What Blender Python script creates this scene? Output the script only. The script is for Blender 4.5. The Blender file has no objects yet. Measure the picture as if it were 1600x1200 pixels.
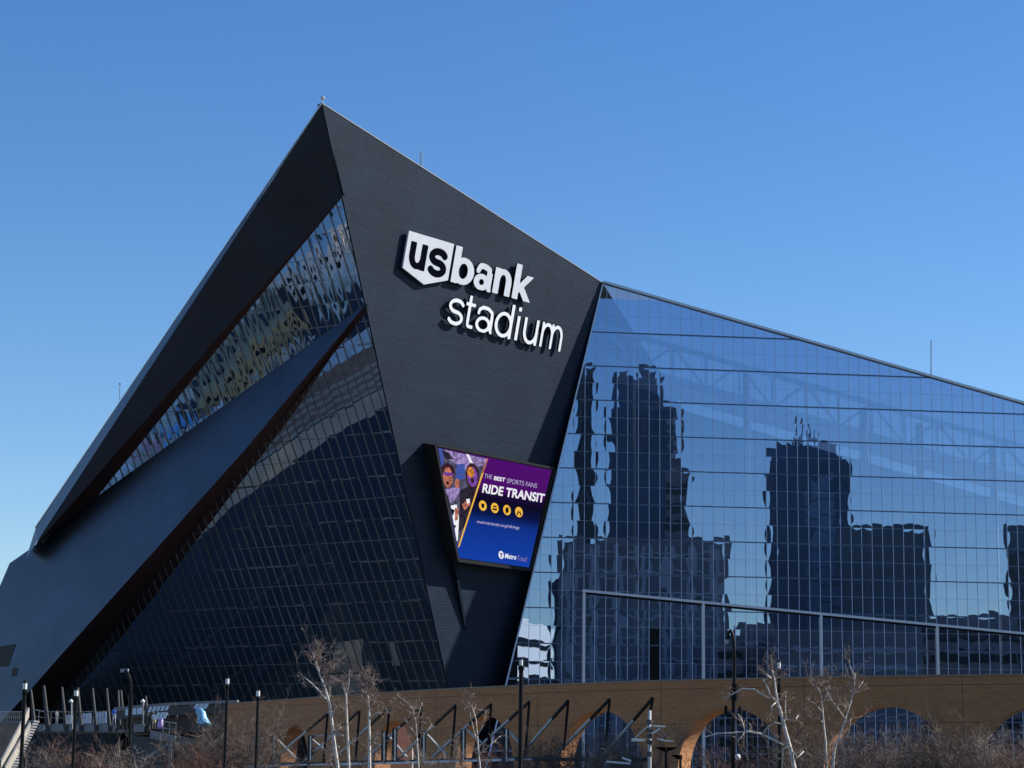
import bpy, bmesh, math, random
import numpy as np
from mathutils import Vector, Matrix, noise

# ------------------------------------------------------------------ camera, sky, sun
sc = bpy.context.scene
C = sc.collection
EYE = Vector((0, 0, 2.0))
FPX, PITCH, ROLL = 3422.0, math.atan(620 / 3422.0), 0.0115
cam_d = bpy.data.cameras.new('camera')
cam = bpy.data.objects.new('camera', cam_d)
C.objects.link(cam)
cam_d.sensor_width = 36.0
cam_d.lens = FPX / 1600 * 36
cam_d.clip_end = 8000
CAMROT = Matrix.Rotation(math.pi / 2 + PITCH, 3, 'X') @ Matrix.Rotation(ROLL, 3, 'Z')
cam.matrix_world = Matrix.Translation(EYE) @ CAMROT.to_4x4()
sc.camera = cam

SUN = Vector((0.812, 0.167, 0.558)).normalized()
world = bpy.data.worlds.new('World')
sc.world = world
world.use_nodes = True
wn = world.node_tree
wn.nodes.clear()
sky = wn.nodes.new('ShaderNodeTexSky')
sky.sky_type = 'NISHITA'
sky.sun_disc = False
sky.sun_elevation = math.asin(SUN.z)
sky.sun_rotation = math.atan2(SUN.x, SUN.y)
sky.altitude = 200
sky.air_density = 1.0
sky.dust_density = 0.15
sky.ozone_density = 3.0
bg = wn.nodes.new('ShaderNodeBackground')
bg.inputs['Strength'].default_value = 0.103
wo = wn.nodes.new('ShaderNodeOutputWorld')
hs = wn.nodes.new('ShaderNodeHueSaturation')
hs.inputs['Saturation'].default_value = 1.27
hs.inputs['Hue'].default_value = 0.508
wn.links.new(sky.outputs[0], hs.inputs['Color'])
wn.links.new(hs.outputs[0], bg.inputs[0])
wn.links.new(bg.outputs[0], wo.inputs[0])
sl = bpy.data.lights.new('sun', 'SUN')
sl.energy = 4.6
sl.angle = math.radians(0.5)
sl.color = (1.0, 0.95, 0.88)
sun = bpy.data.objects.new('sun', sl)
C.objects.link(sun)
sun.rotation_euler = SUN.to_track_quat('Z', 'Y').to_euler()
sc.view_settings.view_transform = 'Standard'
sc.view_settings.look = 'None'
sc.view_settings.gamma = 1
sc.view_settings.use_curve_mapping = False
sc.view_settings.exposure = 0.55
sc.cycles.max_bounces = 8
sc.cycles.transparent_max_bounces = 12
sc.cycles.caustics_reflective = False
sc.cycles.caustics_refractive = False

rnd = random.Random(7)

# ------------------------------------------------------------------ survey helpers (sight lines used to measure the real place)
def ray(x, y):
    return (CAMROT @ Vector(((x - 800) / FPX, (600 - y) / FPX, -1.0))).normalized()

def hit(x, y, P, n):
    d = ray(x, y)
    return EYE + d * ((P - EYE).dot(n) / d.dot(n))

def at(x, y, Y):
    d = ray(x, y)
    return EYE + d * (Y / d.y)

def atz(x, y, z):
    d = ray(x, y)
    return EYE + d * ((z - EYE.z) / d.z)

# ------------------------------------------------------------------ object helpers
def tag(o, label=None, cat=None, group=None, kind=None):
    if label: o['label'] = label
    if cat: o['category'] = cat
    if group: o['group'] = group
    if kind: o['kind'] = kind
    return o

def empty(name, loc, label, cat, group=None):
    o = bpy.data.objects.new(name, None)
    o.empty_display_size = 0.5
    C.objects.link(o)
    o.location = loc
    return tag(o, label, cat, group)

class MB:
    """collects faces; build() links them as one mesh object"""
    def __init__(s):
        s.v, s.f, s.m, s.uv = [], [], [], []
    def poly(s, pts, mi=0, uv=None):
        i = len(s.v)
        s.v += [tuple(p) for p in pts]
        s.f.append(tuple(range(i, i + len(pts))))
        s.m.append(mi)
        s.uv += uv if uv else [(0, 0)] * len(pts)
    def prism(s, pts, off, mi=0):
        """closed solid: polygon pts swept by vector off"""
        off = Vector(off)
        a = [Vector(p) for p in pts]
        b = [p + off for p in a]
        nrm = Vector((0, 0, 0))
        for i in range(len(a)):
            nrm += a[i].cross(a[(i + 1) % len(a)])
        if nrm.dot(off) > 0:
            a.reverse(); b.reverse()
        s.poly(a, mi)
        s.poly(list(reversed(b)), mi)
        n = len(a)
        for i in range(n):
            j = (i + 1) % n
            s.poly([a[j], a[i], b[i], b[j]], mi)
    def bar(s, p, q, w, h=None, up=(0, 0, 1), mi=0):
        p, q = Vector(p), Vector(q)
        h = w if h is None else h
        d = (q - p).normalized()
        up = Vector(up)
        if abs(d.dot(up)) > 0.98: up = Vector((0, 1, 0))
        x = d.cross(up).normalized() * (w / 2)
        y = x.cross(d).normalized() * (h / 2)
        s.prism([p - x - y, p + x - y, p + x + y, p - x + y], q - p, mi)
    def box(s, c, sx, sy, sz, mi=0, rz=0.0):
        c = Vector(c)
        ux = Vector((math.cos(rz), math.sin(rz), 0)) * sx / 2
        uy = Vector((-math.sin(rz), math.cos(rz), 0)) * sy / 2
        b = c - Vector((0, 0, sz / 2))
        s.prism([b - ux - uy, b + ux - uy, b + ux + uy, b - ux + uy], (0, 0, sz), mi)
    def tube(s, pts, rad, n=6, mi=0, cap=True):
        pts = [Vector(p) for p in pts]
        if not hasattr(rad, '__len__'): rad = [rad] * len(pts)
        base = len(s.v)
        prev = None
        for k, p in enumerate(pts):
            d = (pts[min(k + 1, len(pts) - 1)] - pts[max(k - 1, 0)])
            d = d.normalized() if d.length > 1e-9 else Vector((0, 0, 1))
            if prev is None:
                a = Vector((0, 0, 1)) if abs(d.z) < 0.9 else Vector((1, 0, 0))
                prev = d.cross(a).normalized()
            x = (prev - d * prev.dot(d))
            x = x.normalized() if x.length > 1e-6 else d.orthogonal().normalized()
            prev = x
            y = d.cross(x)
            for i in range(n):
                t = 2 * math.pi * i / n
                s.v.append(tuple(p + (x * math.cos(t) + y * math.sin(t)) * rad[k]))
        for k in range(len(pts) - 1):
            for i in range(n):
                j = (i + 1) % n
                s.f.append((base + k * n + i, base + k * n + j, base + (k + 1) * n + j, base + (k + 1) * n + i))
                s.m.append(mi); s.uv += [(0, 0)] * 4
        if cap:
            s.f.append(tuple(base + i for i in reversed(range(n)))); s.m.append(mi); s.uv += [(0, 0)] * n
            e = base + (len(pts) - 1) * n
            s.f.append(tuple(e + i for i in range(n))); s.m.append(mi); s.uv += [(0, 0)] * n
    def lathe(s, base, prof, n=10, mi=0):
        base = Vector(base)
        b0 = len(s.v)
        for r, z in prof:
            for i in range(n):
                t = 2 * math.pi * i / n
                s.v.append((base.x + r * math.cos(t), base.y + r * math.sin(t), base.z + z))
        for k in range(len(prof) - 1):
            for i in range(n):
                j = (i + 1) % n
                s.f.append((b0 + k * n + i, b0 + k * n + j, b0 + (k + 1) * n + j, b0 + (k + 1) * n + i))
                s.m.append(mi); s.uv += [(0, 0)] * 4
    def build(s, name, mats, parent=None, smooth=False):
        me = bpy.data.meshes.new(name)
        o = bpy.data.objects.new(name, me)
        org = Vector((0, 0, 0))
        if s.v:
            org = Vector(np.mean(np.array(s.v), axis=0))
        me.from_pydata([tuple(Vector(v) - org) for v in s.v], [], s.f)
        mats = mats if isinstance(mats, (list, tuple)) else [mats]
        for m in mats: me.materials.append(m)
        me.polygons.foreach_set('material_index', s.m)
        uvl = me.uv_layers.new(name='UVMap')
        if len(s.uv) == len(uvl.data):
            uvl.data.foreach_set('uv', [c for t in s.uv for c in t])
        if smooth:
            me.polygons.foreach_set('use_smooth', [True] * len(s.f))
        me.update()
        C.objects.link(o)
        o.location = org
        if parent:
            put(o, parent)
        return o

def put(o, parent):
    """parent keeping the place of the object (parents are never rotated)"""
    o.parent = parent
    p, loc = parent, Vector((0, 0, 0))
    while p is not None:
        loc += p.location
        p = p.parent
    o.location = o.location - loc

# ------------------------------------------------------------------ materials
def mat(name, col, rough=0.6, metal=0.0, spec=0.5, var=0.0, scale=1.0, bump=0.0, bscale=None, emit=None, estr=0.0):
    m = bpy.data.materials.new(name)
    m.use_nodes = True
    nt = m.node_tree
    b = nt.nodes['Principled BSDF']
    b.inputs['Roughness'].default_value = rough
    b.inputs['Metallic'].default_value = metal
    b.inputs['Specular IOR Level'].default_value = spec
    b.inputs['Base Color'].default_value = (*col, 1)
    if var or bump:
        tc = nt.nodes.new('ShaderNodeTexCoord')
        nz = nt.nodes.new('ShaderNodeTexNoise')
        nz.inputs['Scale'].default_value = scale
        nz.inputs['Detail'].default_value = 6
        nt.links.new(tc.outputs['Object'], nz.inputs['Vector'])
        if var:
            mr = nt.nodes.new('ShaderNodeMapRange')
            mr.inputs[1].default_value, mr.inputs[2].default_value = 0.25, 0.75
            mr.inputs[3].default_value, mr.inputs[4].default_value = 1 - var, 1 + var
            nt.links.new(nz.outputs['Fac'], mr.inputs[0])
            mx = nt.nodes.new('ShaderNodeMix'); mx.data_type = 'RGBA'; mx.blend_type = 'MULTIPLY'
            mx.inputs[0].default_value = 1
            mx.inputs[6].default_value = (*col, 1)
            nt.links.new(mr.outputs[0], mx.inputs[7])
            nt.links.new(mx.outputs[2], b.inputs['Base Color'])
        if bump:
            n2 = nz
            if bscale:
                n2 = nt.nodes.new('ShaderNodeTexNoise'); n2.inputs['Scale'].default_value = bscale
                nt.links.new(tc.outputs['Object'], n2.inputs['Vector'])
            bp = nt.nodes.new('ShaderNodeBump'); bp.inputs['Strength'].default_value = 1
            bp.inputs['Distance'].default_value = bump
            nt.links.new(n2.outputs['Fac'], bp.inputs['Height'])
            nt.links.new(bp.outputs[0], b.inputs['Normal'])
    if emit:
        b.inputs['Emission Color'].default_value = (*emit, 1)
        b.inputs['Emission Strength'].default_value = estr
    return m

def siding_mat(name, col, rough, metal, row, length, dark, var, bump=0.02):
    """metal cladding: long boards in the UV plane (metres)"""
    m = bpy.data.materials.new(name); m.use_nodes = True
    nt = m.node_tree; b = nt.nodes['Principled BSDF']
    b.inputs['Roughness'].default_value = rough
    b.inputs['Metallic'].default_value = metal
    b.inputs['Specular IOR Level'].default_value = 0.15
    uv = nt.nodes.new('ShaderNodeUVMap')
    br = nt.nodes.new('ShaderNodeTexBrick')
    br.inputs['Scale'].default_value = 1.0
    br.inputs['Brick Width'].default_value = length
    br.inputs['Row Height'].default_value = row
    br.inputs['Mortar Size'].default_value = row * 0.09
    br.inputs['Mortar Smooth'].default_value = 0.3
    br.inputs['Bias'].default_value = 0.0
    br.offset = 0.37; br.offset_frequency = 1
    c = Vector(col)
    br.inputs['Color1'].default_value = (*(c * (1 - var)), 1)
    br.inputs['Color2'].default_value = (*(c * (1 + var)), 1)
    br.inputs['Mortar'].default_value = (*(c * dark), 1)
    nt.links.new(uv.outputs[0], br.inputs['Vector'])
    nz = nt.nodes.new('ShaderNodeTexNoise'); nz.inputs['Scale'].default_value = 0.12; nz.inputs['Detail'].default_value = 5
    nt.links.new(uv.outputs[0], nz.inputs['Vector'])
    mr = nt.nodes.new('ShaderNodeMapRange')
    mr.inputs[1].default_value, mr.inputs[2].default_value, mr.inputs[3].default_value, mr.inputs[4].default_value = .3, .7, .85, 1.15
    nt.links.new(nz.outputs['Fac'], mr.inputs[0])
    mx = nt.nodes.new('ShaderNodeMix'); mx.data_type = 'RGBA'; mx.blend_type = 'MULTIPLY'; mx.inputs[0].default_value = 1
    nt.links.new(br.outputs['Color'], mx.inputs[6]); nt.links.new(mr.outputs[0], mx.inputs[7])
    nt.links.new(mx.outputs[2], b.inputs['Base Color'])
    bp = nt.nodes.new('ShaderNodeBump'); bp.inputs['Distance'].default_value = bump; bp.invert = True
    bp.inputs['Strength'].default_value = 0.6
    nt.links.new(br.outputs['Fac'], bp.inputs['Height'])
    nt.links.new(bp.outputs[0], b.inputs['Normal'])
    return m

def glass_mat(name, fac, gcol, tcol, grazing=0.0):
    m = bpy.data.materials.new(name); m.use_nodes = True
    nt = m.node_tree
    nt.nodes.remove(nt.nodes['Principled BSDF'])
    out = nt.nodes['Material Output']
    g = nt.nodes.new('ShaderNodeBsdfGlossy'); g.inputs['Color'].default_value = (*gcol, 1); g.inputs['Roughness'].default_value = 0.0
    t = nt.nodes.new('ShaderNodeBsdfTransparent'); t.inputs['Color'].default_value = (*tcol, 1)
    mx = nt.nodes.new('ShaderNodeMixShader')
    lw = nt.nodes.new('ShaderNodeLayerWeight'); lw.inputs['Blend'].default_value = 0.35
    mr = nt.nodes.new('ShaderNodeMapRange')
    mr.inputs[3].default_value = fac; mr.inputs[4].default_value = max(fac, grazing)
    nt.links.new(lw.outputs['Facing'], mr.inputs[0])
    nt.links.new(mr.outputs[0], mx.inputs[0])
    nt.links.new(t.outputs[0], mx.inputs[1]); nt.links.new(g.outputs[0], mx.inputs[2])
    nt.links.new(mx.outputs[0], out.inputs['Surface'])
    return m

M = {}
M['sign_clad'] = siding_mat('dark zinc boards', (0.015, 0.026, 0.046), 0.55, 0.0, 0.40, 5.0, 0.68, 0.10)
M['dark_clad'] = siding_mat('dark zinc panels', (0.010, 0.020, 0.037), 0.5, 0.0, 0.75, 4.5, 0.8, 0.06, 0.006)
M['fin_clad'] = siding_mat('smooth zinc panels', (0.040, 0.060, 0.100), 0.40, 0.85, 2.4, 7.0, 0.92, 0.03, 0.001)
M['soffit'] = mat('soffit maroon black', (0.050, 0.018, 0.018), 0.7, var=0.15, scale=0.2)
M['roof_side'] = mat('roof side zinc', (0.09, 0.10, 0.125), 0.45, 0.6, var=0.08, scale=0.1)
M['coping'] = mat('aluminium coping', (0.55, 0.56, 0.56), 0.35, 0.7, var=0.1, scale=0.4)
M['alu'] = mat('aluminium mullion', (0.62, 0.74, 0.90), 0.45, 0.0)
M['bar'] = mat('slim glazing bar', (0.34, 0.46, 0.64), 0.5)
M['cap_blue'] = mat('dark blue transom cap', (0.07, 0.11, 0.18), 0.5)
M['trim'] = mat('dull zinc trim', (0.16, 0.18, 0.21), 0.6)
M['alu_dark'] = mat('dark aluminium mullion', (0.16, 0.19, 0.21), 0.5, 0.3)
M['post'] = mat('pale steel post', (0.66, 0.68, 0.70), 0.4, 0.2)
M['glass_r'] = glass_mat('facade glass', 0.52, (0.56, 0.72, 0.98), (0.38, 0.46, 0.56))
M['truss'] = mat('grey painted truss steel', (0.85, 0.87, 0.90), 0.6)
M['glass_l'] = glass_mat('prow glass', 0.76, (1.0, 0.90, 0.86), (0.40, 0.52, 0.56), 0.75)
M['glass_u'] = glass_mat('upper prow glass', 0.80, (1.0, 0.97, 0.92), (0.40, 0.52, 0.56), 0.9)
M['black'] = mat('black painted steel', (0.006, 0.006, 0.007), 0.5, spec=0.15)
M['white_sign'] = mat('white sign face', (0.62, 0.65, 0.69), 0.5, var=0.06, scale=0.8)
M['steel_white'] = mat('white painted steel', (0.72, 0.74, 0.76), 0.5)
M['interior'] = mat('interior wall', (0.035, 0.04, 0.045), 0.8, var=0.3, scale=0.06)
M['slab'] = mat('concrete slab', (0.12, 0.12, 0.12), 0.8, var=0.15, scale=0.2)
M['beige_in'] = mat('beige interior panel', (0.55, 0.50, 0.38), 0.8, var=0.1, scale=0.3)

# ------------------------------------------------------------------ ground
gb = MB()
gb.poly([(-3000, -3000, 0), (3000, -3000, 0), (3000, 3000, 0), (-3000, 3000, 0)])
M['ground'] = mat('dull winter ground', (0.085, 0.08, 0.072), 0.9, var=0.35, scale=0.05)
tag(gb.build('ground', M['ground']), 'flat winter ground under everything', kind='structure')
M['asphalt'] = mat('asphalt', (0.042, 0.046, 0.058), 0.85, var=0.25, scale=0.15)
M['concrete'] = mat('plaza concrete', (0.36, 0.34, 0.31), 0.85, var=0.15, scale=0.1)

# ------------------------------------------------------------------ the stadium planes (surveyed)
hG = math.radians(82.8)
dG = Vector((math.sin(hG), math.cos(hG), 0))            # along the south glass wall
nG = Vector((math.cos(hG), -math.sin(hG), 0))           # its outward normal
PG = at(1050, 700, 307.7)
hU = math.radians(39.2)
U = Vector((math.sin(hU), math.cos(hU), 0))             # along the sign wall
nUh = Vector((math.cos(hU), -math.sin(hU), 0))
V = (Vector((0, 0, 1)) + nUh * 0.205).normalized()      # up the leaning sign wall
nS = U.cross(V)
if nS.y > 0: nS = -nS
pB = hit(942, 443, PG, nG)
pC = hit(790, 1072, PG, nG)
pA = hit(503, 163, pB, nS)
pD = hit(700, 1075, pB, nS)
hL = math.radians(-56)
UL = Vector((math.sin(hL), math.cos(hL), 0))            # along the north glass, away from the prow
eAD = (pD - pA).normalized()
nLh = Vector((-math.cos(hL), math.sin(hL), 0))
if nLh.y > 0: nLh = -nLh

def lplane(k):
    """plane through the prow edge, opened outward by k metres per metre"""
    n = (UL + nLh * k).cross(eAD).normalized()
    if n.y > 0: n = -n
    return n
nL = lplane(0.0)
VL = nL.cross(UL)
if VL.z < 0: VL = -VL

def extend_to_z(p, q, z):
    p, q = Vector(p), Vector(q)
    return p + (q - p) * ((z - p.z) / (q.z - p.z))

stadium = empty('stadium', (0, 300, 0), 'huge dark metal and glass stadium with a pointed prow rising behind the brown arcade', 'stadium')

def uvS(p):
    return ((p - pB).dot(U), (p - pB).dot(V))

# sign wall (thick sheet, siding in UV metres)
Dg = extend_to_z(pA, pD, 0)
Cg = extend_to_z(pB, pC, 0)
# corner of sign wall behind the glass wall
w = MB()
cr = hit(*[842, 1072], pB, nS)
crg = pB + (extend_to_z(pB, cr, 0) - pB)
pts = [pA, pB, crg, Dg]
w.poly(pts, 0, [uvS(p) for p in pts])
back = -nS * 0.8
bp_ = [p + back for p in pts]
w.poly(list(reversed(bp_)), 0)
for i in range(4):
    j = (i + 1) % 4
    w.poly([pts[j], pts[i], bp_[i], bp_[j]], 0)
w.build('sign_wall', M['sign_clad'], stadium)
# slim edge trim down the prow corner
t = MB(); t.bar(pA + nS * 0.05, Dg + nS * 0.05, 0.22, 0.22); t.build('corner_trim', M['dark_clad'], stadium)

# ------------------------------------------------------------------ panes
pane_jobs = []

def clip(poly, planes):
    """2-D Sutherland-Hodgman; planes are (a,b,c) keep a*x+b*y+c>=0"""
    for a, b, c in planes:
        out = []
        n = len(poly)
        for i in range(n):
            p, q = poly[i], poly[(i + 1) % n]
            dp, dq = a * p[0] + b * p[1] + c, a * q[0] + b * q[1] + c
            if dp >= 0: out.append(p)
            if (dp >= 0) != (dq >= 0):
                s_ = dp / (dp - dq)
                out.append((p[0] + (q[0] - p[0]) * s_, p[1] + (q[1] - p[1]) * s_))
        poly = out
        if len(poly) < 3: return []
    return poly

def line2(p, q, inside):
    a, b = -(q[1] - p[1]), q[0] - p[0]
    c = -(a * p[0] + b * p[1])
    if a * inside[0] + b * inside[1] + c < 0: a, b, c = -a, -b, -c
    l = math.hypot(a, b)
    return (a / l, b / l, c / l)

def area(poly):
    return abs(sum(poly[i][0] * poly[(i + 1) % len(poly)][1] - poly[(i + 1) % len(poly)][0] * poly[i][1] for i in range(len(poly)))) / 2

def pane_mesh(x0, x1, y0, y1, planes, O, ex, ey, en, amp, tilt, r, nx=4, ny=5, rip=0.0):
    full = clip([(x0, y0), (x1, y0), (x1, y1), (x0, y1)], planes)
    if not full: return None
    A = area(full)
    if A < 0.02: return None
    a = amp * r.uniform(0.5, 1.3) * (1 if r.random() < 0.8 else -0.7)
    tx, ty = r.gauss(0, tilt), r.gauss(0, tilt)
    tw = r.gauss(0, amp * 0.5)
    k1, k2 = r.gauss(0, amp * 0.45), r.gauss(0, amp * 0.45)
    cx, cy = (x0 + x1) / 2, (y0 + y1) / 2
    hx, hy = (x1 - x0) / 2, (y1 - y0) / 2
    ph = r.uniform(0, 6.28)
    rip *= r.choice((.15, .5, .9, 1.3))
    verts, idx, faces = [], {}, []
    def vid(p):
        key = (round(p[0], 5), round(p[1], 5))
        if key not in idx:
            X, Y = (p[0] - cx) / hx, (p[1] - cy) / hy
            h = a * (1 - X * X) * (1 - Y * Y) + tx * (p[0] - cx) + ty * (p[1] - cy) + tw * X * Y + k1 * X * (1 - X * X) + k2 * Y * (1 - Y * Y) + rip * math.sin(X * 4 + ph)
            idx[key] = len(verts)
            verts.append(tuple(ex * (p[0] - cx) + ey * (p[1] - cy) + en * h))
        return idx[key]
    for i in range(nx):
        for j in range(ny):
            q = [(x0 + (x1 - x0) * i / nx, y0 + (y1 - y0) * j / ny), (x0 + (x1 - x0) * (i + 1) / nx, y0 + (y1 - y0) * j / ny),
                 (x0 + (x1 - x0) * (i + 1) / nx, y0 + (y1 - y0) * (j + 1) / ny), (x0 + (x1 - x0) * i / nx, y0 + (y1 - y0) * (j + 1) / ny)]
            q = clip(q, planes)
            if len(q) < 3 or area(q) < 1e-4: continue
            f = []
            for p in q:
                v_ = vid(p)
                if v_ not in f: f.append(v_)
            if len(f) >= 3: faces.append(tuple(f))
    return A, O + ex * cx + ey * cy, verts, faces

def emit_panes(jobs, mats, limit):
    jobs.sort(key=lambda j: -j[0])
    for k, (A, loc, verts, faces, mi) in enumerate(jobs[:limit]):
        me = bpy.data.meshes.new('glass_pane')
        me.from_pydata(verts, [], faces)
        me.materials.append(mats[mi])
        me.polygons.foreach_set('use_smooth', [True] * len(faces))
        o = bpy.data.objects.new('glass_pane', me)
        C.objects.link(o)
        o.location = loc
        put(o, stadium)
    if len(jobs) > limit:
        vv, ff, mm = [], [], []
        base = jobs[limit][1]
        for A, loc, verts, faces, mi in jobs[limit:]:
            off = len(vv)
            d = loc - base
            vv += [tuple(Vector(v) + d) for v in verts]
            ff += [tuple(i + off for i in f) for f in faces]
            mm += [mi] * len(faces)
        me = bpy.data.meshes.new('small_glass_panes')
        me.from_pydata(vv, [], ff)
        for m in mats: me.materials.append(m)
        me.polygons.foreach_set('material_index', mm)
        me.polygons.foreach_set('use_smooth', [True] * len(ff))
        o = bpy.data.objects.new('small_glass_panes', me)
        C.objects.link(o)
        o.location = base
        put(o, stadium)
        o['kind'] = 'stuff'

# ---- right (south) glass wall: local coords (x along dG, z up) from PG0
PG0 = Vector((PG.x, PG.y, 0))
def g2(p): return ((p - PG0).dot(dG), p.z)
B2, C2 = g2(pB), g2(pC)
R2 = g2(hit(1600, 632, PG, nG))
XR = 64.0
rs = (R2[1] - B2[1]) / (R2[0] - B2[0])
RE2 = (XR, B2[1] + rs * (XR - B2[0]))
Cg2 = (B2[0] + (C2[0] - B2[0]) * (0 - B2[1]) / (C2[1] - B2[1]), 0)
ins = (10, 20)
planesG = [line2(B2, RE2, ins), line2(B2, C2, ins)]
def G3(x, z, off=0.0): return PG0 + dG * x + Vector((0, 0, z)) + nG * off
MP, MO = 1.5400, -0.229
ZP, ZT = 4.93, 65.19
rg = random.Random(11)
zr = [ZT + 4.93 - ZP / 2 * k for k in range(0, 29)]
jobs = []
for k in range(-14, 42):
    x0, x1 = MO + MP * k, MO + MP * (k + 1)
    for j in range(len(zr) - 1):
        z1, z0 = zr[j], zr[j + 1]
        if z0 < 0.2: continue
        if k == -2 and z0 < 22.5 and z0 > 5: 
            continue          # the dark vertical panel
        r = pane_mesh(x0 + 0.004, x1 - 0.004, z0 + 0.004, z1 - 0.004, planesG, PG0, dG, Vector((0, 0, 1)), nG, 0.0016, 0.0008, rg)
        if r: jobs.append((r[0] * (1.0 if z0 > 14 else 0.2), *r[1:], 0))
def xspan(z):
    """x limits of the wall at height z"""
    xl = B2[0] + (C2[0] - B2[0]) * (z - B2[1]) / (C2[1] - B2[1])
    xr = min(XR, B2[0] + (z - B2[1]) / rs)
    return xl, xr
def zspan(x):
    zt = B2[1] + rs * (x - B2[0]) if x > B2[0] else B2[1] + (C2[1] - B2[1]) * (x - B2[0]) / (C2[0] - B2[0])
    return 0.0, zt
for k in range(-13, 42):
    x = MO + MP * k
    z0, z1 = zspan(x)
    if z1 < 2: continue
    m = MB(); m.bar(G3(x, 0, 0.03), G3(x, z1 - 0.1, 0.03), 0.06, 0.06, up=nG)
    m.build('mullion', M['alu'], stadium)
for j in range(1, len(zr) - 1):
    z = zr[j]
    xl, xr = xspan(z)
    strong = (j % 2 == 0)
    if z < 1 or xr - xl < 1.5: continue
    m = MB()
    if not strong:
        m.bar(G3(xl, z, 0.0), G3(xr, z, 0.0), 0.022, 0.03, up=(0, 0, 1)); m.build('glazing_bar', M['bar'], stadium)
    else:
        m.bar(G3(xl, z, -0.25), G3(xr, z, -0.25), 0.40, 0.24, up=(0, 0, 1)); m.build('transom', M['alu'], stadium)
        m = MB(); m.bar(G3(xl, z + 0.0, 0.03), G3(xr, z + 0.0, 0.03), 0.10, 0.15, up=(0, 0, 1)); m.build('transom_cap', M['cap_blue'], stadium)
# door posts and the sloping door head
dl = g2(hit(911, 923, PG, nG)); dr = g2(hit(1600, 990, PG, nG))
ds = (dr[1] - dl[1]) / (dr[0] - dl[0])
for k in (-8, 3, 14, 25, 36):
    x = MO + MP * k
    m = MB(); m.bar(G3(x, 0, 0.18), G3(x, dl[1] + ds * (x - dl[0]) - 0.1, 0.18), 0.36, 0.30, up=nG)
    m.build('door_post', M['post'], stadium)
m = MB(); m.bar(G3(dl[0] - 0.1, dl[1], 0.2), G3(XR, dl[1] + ds * (XR - dl[0]), 0.2), 0.34, 0.34); m.build('door_head', M['post'], stadium)
m = MB(); m.bar(G3(dl[0] - 0.1, dl[1] - 0.32, 0.1), G3(XR, dl[1] + ds * (XR - dl[0]) - 0.32, 0.1), 0.16, 0.26); m.build('door_head_shade', M['black'], stadium)  # black bar standing in for the shade under the door head
# dark narrow panel beside a mullion
x0 = MO + MP * -2
m = MB(); m.prism([G3(x0 + .06, 4.9, .04), G3(x0 + MP - .06, 4.9, .04), G3(x0 + MP - .06, 23.0, .04), G3(x0 + .06, 23.0, .04)], -nG * 0.1)
m.build('dark_panel', M['black'], stadium)
# frame down the raking left edge and its return to the sign wall
m = MB(); m.bar(G3(*B2, 0.05), G3(*Cg2, 0.05), 0.20, 0.24, up=nG); m.build('edge_frame', M['alu'], stadium)
m = MB(); m.prism([G3(*B2, -0.05), G3(*Cg2, -0.05), G3(*Cg2, -0.05) - nG * 6, G3(*B2, -0.05) - nG * 0.3], dG * 0.12); m.build('edge_return', M['dark_clad'], stadium)
# roof edge coping
rp = G3(*RE2)
m = MB(); m.bar(pB + Vector((0, 0, .17)) + nG * .1, rp + Vector((0, 0, .17)) + nG * .1, 0.9, 0.34, up=(0, 0, 1)); m.build('roof_edge', M['coping'], stadium)
m = MB(); m.bar(pA - nS * 0.2 + Vector((0, 0, .1)), pB - nS * 0.2 + Vector((0, 0, .06)), 0.5, 0.12, up=(0, 0, 1)); m.build('roof_edge', M['trim'], stadium)

# ---- left (north) glass: local coords (s along UL, t up the lean) from pD
def l2(p): return ((p - pD).dot(UL), (p - pD).dot(VL))
def L3(s, t, off=0.0): return pD + UL * s + VL * t + nL * off
nK = lplane(0.075); nF1 = lplane(0.01); nF2 = lplane(0.29)
a2, d2 = l2(pA), (0.0, 0.0)
tipU = l2(hit(540, 309, pA, nL)); 
upA = l2(hit(538, 304, pA, nL)); upB = l2(hit(120, 808, pA, nL))
finA = l2(hit(573, 474, pA, nL)); finB = l2(hit(120, 812, pA, nL))
lowA = l2(hit(574, 486, pA, nL)); lowB = l2(hit(100, 1083, pA, nL))
edge = line2(a2, d2, (5, -5) if False else (20, 10))
upPl = [edge, line2(upA, upB, l2(hit(480, 480, pA, nL))), line2(finA, finB, l2(hit(480, 480, pA, nL)))]
loPl = [edge, line2(lowA, lowB, l2(hit(520, 900, pA, nL)))]
SP, TP = 1.524, 6.10
T0 = l2(hit(379, 762, pA, nL))[1]
rows = [T0 + TP / 2 * k for k in range(-12, 20)]
rl = random.Random(5)
for i in range(-8, 62):
    s0, s1 = SP * i, SP * (i + 1)
    for j in range(len(rows) - 1):
        t0, t1 = rows[j], rows[j + 1]
        for pl, amp, tl, rip, mi_ in ((upPl, 0.0040, 0.0045, 0.0060, 2), (loPl, 0.0016, 0.0010, 0.0, 1)):
            r = pane_mesh(s0 + .006, s1 - .006, t0 + .006, t1 - .006, pl, pD, UL, VL, nL, amp, tl, rl, rip=rip)
            if r and r[1].z > 1: jobs.append((r[0] * (0.9 if r[1].z > 14 else .2), *r[1:], mi_))
emit_panes(jobs, [M['glass_r'], M['glass_l'], M['glass_u']], 300)

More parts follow.
